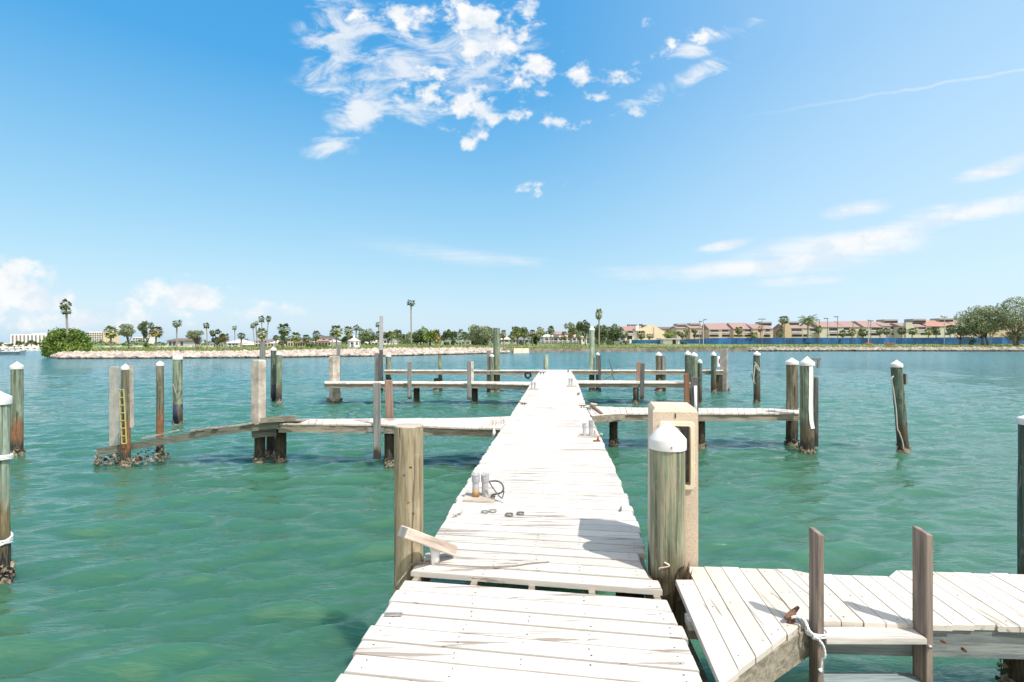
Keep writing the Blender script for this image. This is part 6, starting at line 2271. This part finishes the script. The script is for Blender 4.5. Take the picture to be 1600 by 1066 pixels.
def gazebo():
    Y = 106
    k = Y / F
    c_ = W(553.1, 545, Y)
    g = gz(553, Y) - .05
    root = empty('gazebo', (c_.x, Y, g), 'white octagonal gazebo with arched openings on the lawn edge', 'gazebo')
    r = 9.4 * k
    ze, za = W(0, 533, Y).z, W(0, 526.6, Y).z
    n = 8
    off = math.radians(22.5)
    P = [(c_.x + math.cos(off + i * math.pi / 4) * r, Y + math.sin(off + i * math.pi / 4) * r) for i in range(n)]
    mb = MB()
    mb.lathe((c_.x, Y, g - .2), [(r * 1.02, 0), (r * 1.02, .35)], 8)
    mb.build('floor_base', 'white', root)
    for i in range(n):
        (x0, y0), (x1, y1) = P[i], P[(i + 1) % n]
        a, b = Vector((x0, y0, 0)), Vector((x1, y1, 0))
        t_ = (b - a).normalized()
        w = (b - a).length
        mb = MB()
        zlo, zsp, ztp = g + .15, g + 1.15, ze - .02
        h_ = ztp - zsp
        # panel with an arched hole: two jambs, a sill wall and a stepped arch
        def seg(s0, s1, z0, z1):
            mb.bar(a + t_ * (w * (s0 + s1) / 2) + Vector((0, 0, z0)), a + t_ * (w * (s0 + s1) / 2) + Vector((0, 0, z1)), w * (s1 - s0), .06, up=t_.cross(Vector((0, 0, 1))))
        seg(0.001, .2, zlo, ztp)
        seg(.8, .999, zlo, ztp)
        if i not in (5,):
            seg(.2, .8, zlo, g + .55)
        for j in range(8):
            s0, s1 = .2 + .6 * j / 8, .2 + .6 * (j + 1) / 8
            q = ((s0 + s1) / 2 - .5) / .3
            seg(s0, s1, zsp - .1 + h_ * .62 * math.sqrt(max(0, 1 - q * q)), ztp)
        mb.build('arch_panel', 'white', root)
    mb = MB()
    mb.lathe((c_.x, Y, ze), [(r * 1.14, -.04), (r * 1.14, .03), (r * .2, (za - ze) * .8), (r * .2, (za - ze) * .84)], 8)
    mb.build('roof', 'balcony', root)
    mb = MB().lathe((c_.x, Y, ze + (za - ze) * .84), [(r * .15, 0), (r * .15, .18), (r * .2, .19), (.02, .45)], 8)
    mb.build('cupola', 'white', root)


gazebo()

# low white building, cottages, motel
lw = house('long low white flat roofed building behind dark shrubs', 689.5, 736, 533, 532.6, 158, 'white', 'white', [(712, 716, 535.5, 539.5), (717.5, 720.5, 535.5, 539.5), (722, 727, 535, 537), (729, 734, 535, 537)], 10, 'low_building', 'building', .9)
bx(MB(), 734, 736.5, 531.5, 540, 157, 2).build('end_wall', 'white', lw)
house('white walled strip of building under the large dark oak', 648, 668, 536, 535.4, 152, 'offwhite', 'offwhite', [(650, 652, 537, 539), (658, 660, 537, 539)], 6, 'low_building', 'building', .9)
house('white cottage with peaked roof by the reddish palm', 782.5, 797, 530.5, 525.5, 175, 'balcony', 'offwhite', [(784, 787, 531.5, 534), (789, 793, 531.5, 534)], 8, ridge=.15)
house('grey cottage hidden behind the palm grove', 800, 826, 531, 526.5, 178, 'balcony', 'roof_gray', [(802 + 5 * i, 805 + 5 * i, 532, 535) for i in range(5)], 8)
mo = house('two storey grey motel with a long dark window band', 849.5, 908, 526, 522.5, 176, 'balcony', 'offwhite', [(852 + 7.2 * i, 857 + 7.2 * i, 529.2, 531.8) for i in range(8)], 10, 'motel', 'motel', .8)
for i in range(8):
    bx(MB(), 849.5 + 7.2 * i, 850.6 + 7.2 * i, 526.4, 536.3, 175.4, .3).build('post', 'balcony', mo)
bx(MB(), 849.3, 908, 532.6, 533.1, 175.2, .5).build('railing', 'white', mo)
hip(MB(), 866, 882, 523, 517.5, 178, 8, .3, .3).build('upper_roof', 'roof_mauve', mo)
bx(MB(), 866, 873, 522.3, 527, 175, 2).build('upper_window', 'roof_gray', mo)
house('white end block of the motel by the leaning oak trunk', 908.5, 917, 527, 525.6, 174, 'offwhite', 'beige', [(911, 913, 530, 534)], 8, 'motel_block', 'building', .8)


def car(label, x0, x1, Y, mat='dark', ytop=531.5):
    a, b = W(x0, 536, Y), W(x1, 536, Y)
    g = gz((x0 + x1) / 2, Y)
    L = b.x - a.x
    root = empty('parked_car', ((a.x + b.x) / 2, Y, g), label, 'car', 'cars parked behind the lawn')
    mb = MB()
    pro = [(0, .35), (0, .75), (.05, .92), (.22, .98), (.32, 1.45), (.72, 1.48), (.9, .98), (1, .9), (1, .35)]
    pts = [(a.x + t * L, g + z) for t, z in pro]
    n = len(pts)
    mb.v = [(x_, Y, z) for x_, z in pts] + [(x_, Y + 1.75, z) for x_, z in pts]
    mb.f = [tuple(range(n)), tuple(range(2 * n - 1, n - 1, -1))] + [(i, n + i, n + (i + 1) % n, (i + 1) % n) for i in range(n)]
    mb.build('body', mat, root)
    mb = MB().box(a.x + L * .34, a.x + L * .7, Y - .02, Y + .05, g + 1.02, g + 1.38)
    mb.build('window', 'glass', root)
    for t in (.2, .8):
        MB().tube([(a.x + L * t, Y - .03, g + .33), (a.x + L * t, Y + .2, g + .33)], .33, 14).build('wheel', 'rubber', root)
    return root


car('dark car parked under the oak beside the palmetto shrub', 954, 974, 176, 'grayp')
car('white car parked behind the dark tree row by the gazebo', 570, 579, 150, 'white')
car('pale car parked just past the white gazebo side', 581.5, 589, 150, 'offwhite')


# ------------------------------------------------------------------ townhouses behind the blue fence
TH = 'townhouses behind the blue fence'


def townhouse(label, x0, x1, ye, yr, Y, wall, roof, bal=(), garage=(), dorm=(), gable=None, dep=11, parapet=False):
    g = gz((x0 + x1) / 2, Y)
    a, b = W(x0, ye, Y), W(x1, yr, Y)
    root = empty('townhouse', ((a.x + b.x) / 2, Y, g), label, 'townhouse', TH)
    MB().box(a.x, b.x, Y, Y + dep, g - .3, a.z).build('wall', wall, root)
    # one long roof slope rising away from the water, then a short back slope
    mb = MB()
    yk = Y + dep * .55
    e = .35
    mb.add([(a.x, Y - e, a.z), (b.x, Y - e, a.z), (b.x, yk, b.z), (a.x, yk, b.z), (a.x, Y + dep + e, a.z), (b.x, Y + dep + e, a.z)],
           [(0, 1, 2, 3), (3, 2, 5, 4), (0, 3, 4), (1, 5, 2), (4, 5, 1, 0)])
    mb.build('roof', roof, root)
    for (u0, u1, v0, v1) in bal:
        bx(MB(), u0, u1, v0, v1, Y - .1, .25).build('balcony_opening', 'glass', root)
        bx(MB(), u0 - .3, u1 + .3, v1 - (v1 - v0) * .38, v1, Y - .7, .12).build('balcony_rail', 'balcony', root)
    for (u0, u1, v0, v1) in garage:
        bx(MB(), u0, u1, v0, v1, Y - .1, .25).build('garage_opening', 'dark', root)
    for (u0, u1, v0, v1) in dorm:
        d_ = bx(MB(), u0, u1, v0, v1, Y + dep * .38, 5).build('dormer', 'dormer', root)
        bx(MB(), u0 + .6, u1 - .6, v0 + (v1 - v0) * .38, v1 - (v1 - v0) * .12, Y + dep * .38 - .12, .2).build('window', 'dark', d_)
    if gable:
        (u0, u1, vt, mt) = gable
        p, q = W(u0, vt, Y), W(u1, vt, Y)
        mb = MB()
        yk2 = Y + .8
        mb.add([(p.x, Y - .5, g - .3), (q.x, Y - .5, g - .3), (q.x, Y - .5, a.z), ((p.x + q.x) / 2 + (q.x - p.x) * .2, Y - .5, p.z), (p.x, Y - .5, p.z),
                (p.x, yk2, g - .3), (q.x, yk2, g - .3), (q.x, yk2, a.z), ((p.x + q.x) / 2 + (q.x - p.x) * .2, yk2, p.z), (p.x, yk2, p.z)],
               [(0, 1, 2, 3, 4), (9, 8, 7, 6, 5), (0, 5, 6, 1), (1, 6, 7, 2), (2, 7, 8, 3), (3, 8, 9, 4), (4, 9, 5, 0)])
        mb.build('gable_wall', mt, root)
    return root


def redhouse():
    Y = 200
    root = townhouse('red tiled house with a big cream gable wall at the end of the blue fence', 976, 1007, 517, 509.5, Y, 'offwhite', 'roof_red', [(981.5, 989, 517.5, 522.5)], [(980, 988, 524.5, 530)], [])
    for u0, u1, v0, v1 in ((981, 985, 507, 509.7), (987, 995.5, 507.2, 509.5), (1000, 1004, 506.5, 509.3)):
        bx(MB(), u0, u1, v0, v1, Y + 6.2, 1.5).build('chimney', 'roof_brown', root)
    g = gz(1016, Y)
    mb = MB()
    pts = [(996, 532), (1036, 532), (1036, 518), (1024, 511), (1018, 508), (1011, 508), (996, 516)]
    n = len(pts)
    for d in (-1.5, 0.5):
        mb.v += [tuple(Vector((W(x_, y_, Y).x, Y + d, W(x_, y_, Y).z if y_ < 530 else g - .3))) for x_, y_ in pts]
    mb.f = [tuple(range(n)), tuple(range(2 * n - 1, n - 1, -1))] + [(i, n + i, n + (i + 1) % n, (i + 1) % n) for i in range(n)]
    mb.build('gable_wall', plain('cream_wall', (0.68, 0.57, 0.41), .8, .05, 1, bmp=0), root)
    bx(MB(), 1021, 1022.4, 511, 527, Y - 1.62, .2).build('pilaster', 'tan', root)
    bx(MB(), 1005, 1016, 508, 511.8, Y - 1.2, 3).build('roof_deck', 'roof_brown', root)
    bx(MB(), 993.5, 998, 509, 517, Y - 1.0, 3).build('stair_tower', 'offwhite', root)


redhouse()
bal = lambda u0, u1: [(u0, u1, 514.8, 520.6)]
gar = lambda u0, u1: [(u0, u1, 523.2, 526)]
townhouse('brown roofed tan townhouse behind the white shed and leafy tree', 1030, 1058, 514, 510.4, 230, 'tan', 'roof_brown', [], [(1048, 1056, 523, 526.5)])
townhouse('tan townhouse with a wide brown dormer behind the grey green tree', 1057.5, 1078, 513, 509, 222, 'tan', 'roof_mauve', [], [(1063, 1073, 523, 526.5)], [(1057.8, 1072, 505.8, 512.5)])
townhouse('tan townhouse with a brown dormer behind the pair of lamp posts', 1078.4, 1107.5, 513, 507, 220, 'tan', 'roof_mauve', [(1098, 1105, 512, 514)], [(1086, 1096, 523, 526.5)], [(1078.8, 1095, 505, 511.5)])
townhouse('mauve roofed townhouse with one wide balcony beside the lamp posts', 1108, 1128, 515.2, 504.6, 215, 'tan', 'roof_mauve', [(1111, 1122.5, 515.5, 521)], [(1109, 1123, 523.2, 526)])
townhouse('mauve roofed townhouse with a stepped chimney wall and dark balcony', 1125.5, 1146, 515, 504.2, 217, 'tan', 'roof_mauve', [(1126.5, 1138, 515, 521)], [(1126, 1140, 523.2, 526)])
townhouse('mauve roofed townhouse behind the olive palm', 1146.3, 1176, 514.5, 503.7, 215, 'tan', 'roof_mauve', [(1164, 1174, 514.5, 520.5)], [(1147, 1160, 523.2, 526), (1164, 1173, 523.2, 526)])
townhouse('townhouse with a high dark dormer by the double headed lamp', 1176.4, 1208, 514, 505.5, 213, 'tan', 'roof_mauve', [(1196.5, 1203, 514.2, 521)], [(1194, 1203.5, 523, 526.5)], [(1189, 1206, 502.8, 509)])
townhouse('townhouse with an ochre gable wall next to the curved palm', 1228, 1254, 513, 505, 210, 'tan', 'roof_mauve', [(1237.5, 1253, 514, 520)], [(1238, 1253.5, 522.5, 526)], [(1232, 1249, 502.3, 508.5)], (1225.5, 1235, 505.5, 'ochre'))
townhouse('townhouse with a dormer behind the royal palm', 1254.4, 1279, 513, 506, 212, 'sage', 'roof_mauve', [(1266, 1277, 514, 520)], [(1255.5, 1262, 522.5, 526)], [(1264, 1276, 502.6, 508)])
townhouse('long mauve roofed townhouse with a sage wall behind three lamps', 1279.4, 1318, 511.3, 501.6, 210, 'sage', 'roof_mauve', [(1296, 1309, 512.8, 519.3)], [(1297, 1313, 521.5, 524.5)])
townhouse('long mauve roofed townhouse with a blank sage wall behind the T shaped lamp', 1318.4, 1350, 511.3, 501, 212, 'sage', 'roof_mauve', [(1314.5 + 4, 1328, 512.3, 518)], [(1320, 1332, 521.5, 525)])
townhouse('mauve roofed townhouse end behind the tall pale mast', 1350.4, 1377, 511.5, 500.5, 210, 'sage', 'roof_mauve', [(1362.5, 1372, 512.5, 518)], [(1361, 1375, 520.6, 524)])
townhouse('grey roofed townhouse with a broad dormer', 1377.4, 1409, 509.5, 502, 214, 'balcony', 'roof_mauve', [(1392, 1401, 511, 516.5)], [(1393.5, 1404, 520.4, 523.6)], [(1382, 1403, 499.2, 505.5)])
townhouse('townhouse with a sloping sage gable and flat dark dormer', 1410, 1448, 511, 504, 209, 'sage', 'roof_mauve', [(1436, 1447, 511.5, 517)], [(1439, 1455, 520.2, 523.2)], [(1427, 1447, 498.3, 505)], (1414, 1427, 504, 'sage'))
townhouse('red roofed townhouse beside the sloping sage gable', 1448.4, 1492, 510, 499.8, 211, 'sage', 'roof_red', [(1455, 1464, 511, 517)], [(1458, 1470, 520.3, 523.3), (1477, 1485, 520.3, 523.3)], [(1468, 1490, 497.4, 503)])
townhouse('last mauve roofed townhouse half hidden by the great oak', 1492.4, 1540, 510, 499.5, 214, 'beige', 'roof_mauve', [(1500, 1510, 511, 517)], [(1496, 1510, 520.3, 523.5)], [(1501, 1518, 497, 502.5)])
townhouse('ochre townhouse seen beneath the great oak branches', 1541, 1586, 512, 503, 213, 'ochre', 'roof_mauve', [(1556, 1564, 513, 518)], [(1574, 1584, 519, 522)])
townhouse('beige townhouse at the frame edge behind the tallest oak', 1586.5, 1630, 508, 497, 215, 'beige', 'roof_mauve', [(1592, 1602, 511, 517)], [(1592, 1606, 520, 523)])

# white wall strip at the foot of the townhouses, blue screened fence, shed
def fence():
    pts = [(987, 531.2, 539.2), (1036, 531, 539.2), (1062, 530.5, 539), (1098, 529.5, 539), (1104, 528.3, 539), (1200, 528, 538.7), (1300, 527.8, 537.8), (1400, 528.2, 536.6), (1500, 527.2, 536.3), (1640, 526.5, 536.2)]
    for (lab, k0, k1, Y) in (('blue screened fence on the shed side of the lamp posts', 0, 4, 186), ('long blue screened tennis court fence past the lamp posts', 4, 9, 184)):
        root = empty('screened_fence', W(pts[k0][0], 538, Y), lab, 'fence', 'blue screened fences before the townhouses')
        root.location.z = gz(pts[k0][0], Y)
        mb = MB()
        po = MB()
        tot = pts[k1][0] - pts[k0][0]
        for a, b in zip(pts[k0:k1], pts[k0 + 1:k1 + 1]):
            m = max(1, int((b[0] - a[0]) / 9))
            for i in range(m):
                x0 = a[0] + (b[0] - a[0]) * i / m
                x1 = a[0] + (b[0] - a[0]) * (i + 1) / m - .12
                if 1036 < x0 < 1062 and k0 == 0:
                    continue
                yt0 = a[1] + (b[1] - a[1]) * i / m
                p, q = W(x0, yt0, Y), W(x1, yt0, Y)
                g0 = gz(x0, Y) - .1
                yj = R.uniform(-.03, .03)
                mb.hexa([(p.x, Y + yj, g0), (q.x, Y - yj, g0), (q.x, Y + .05 - yj, g0), (p.x, Y + .05 + yj, g0)], [(p.x, Y + yj, p.z), (q.x, Y - yj, p.z), (q.x, Y + .05 - yj, p.z), (p.x, Y + .05 + yj, p.z)])
                MB().tube([(p.x - .02, Y + .14, g0), (p.x - .02, Y + .14, p.z + .25)], .04, 6).build('post', 'lamp_pale', root)
        mb.build('screen', 'blue', root)


fence()


def shed():
    Y = 180
    g = gz(1047, Y)
    root = empty('white_shed', W(1047, 538, Y), 'small white flat roofed shed with a dark doorway by the blue fence', 'shed')
    root.location.z = g
    bx(MB(), 1036.5, 1060, 530.6, 541, Y, 4).build('wall', 'white', root)
    bx(MB(), 1033, 1063.5, 528.8, 530.5, Y - 1, 6).build('roof', 'balcony', root)
    bx(MB(), 1051, 1056, 531.2, 540.2, Y - .06, .2).build('doorway', 'dark', root)
    bx(MB(), 1060.1, 1061.5, 530.6, 541, Y - .6, .3).build('post', 'white', root)


shed()
LG = 'lamp posts and masts along the courts'


def lamp(label, x, yt, Y, heads, mat='lamp', tr=.09, name='lamp_post'):
    g = gz(x, Y)
    a_ = W(x, yt, Y)
    root = empty(name, (a_.x, Y, g), label, 'lamp post', LG)
    MB().tube([(a_.x, Y, g - .2), (a_.x, Y, a_.z)], [tr * 1.2, tr], 8).build('pole', mat, root)
    k = Y / F
    for (h0, h1, dy) in heads:
        c0, c1 = a_.x + h0 * k, a_.x + h1 * k
        MB().box(min(c0, c1), max(c0, c1), Y - .3, Y + .3, a_.z - .12 + dy, a_.z + .16 + dy).build('lamp_head', 'lamp', root)
    return root


lamp('pale pole with a lamp tilted at its top beside its shorter twin', 1099, 499.8, 176, [(.6, 4.8, 0)], 'lamp_pale', .13)
lamp('shorter twin pale pole with a curved lamp head', 1093, 502.5, 177, [(-.3, 3.6, 0)], 'lamp_pale', .12)
lamp('brown lamp post with two heads near the tan townhouse', 1190.6, 499.3, 181, [(-5.2, -1, .1), (1, 5, .1)], 'lamp')
lamp('short single headed lamp post nearest the royal palm', 1280.2, 500, 181, [(-4.2, 0.2, 0)])
lamp('single headed lamp post in the middle of three', 1293, 497.9, 180, [(-5, .4, 0)])
lamp('tallest single headed lamp post of three', 1308.7, 495.2, 179, [(-5, .6, 0)])
lamp('T shaped lamp post before the blank sage wall', 1333, 503, 181, [(-2.5, 2.5, 0)])
lamp('plain pale mast rising before the townhouse end', 1357, 500.5, 178, [(-.4, .4, 0)], 'lamp_pale', .13, 'mast')
lamp('thin brown lamp post close beside the plain pale mast', 1360.6, 501.5, 180, [(-1.8, 3.6, 0)])
lamp('pale lamp post with a broad head by the red roofed townhouse', 1475.6, 495.6, 177, [(-3.4, 3.8, 0), (-5.2, -4.4, .3)], 'lamp_pale')
lamp('plain pale pole standing before the great oak', 1548, 509, 178, [(-.5, .5, 0)], 'lamp_pale', .1, 'mast')
lamp('thin pale pole before the last mauve townhouse', 1492, 517, 178, [(-.5, .5, 0)], 'lamp_pale', .08, 'mast')
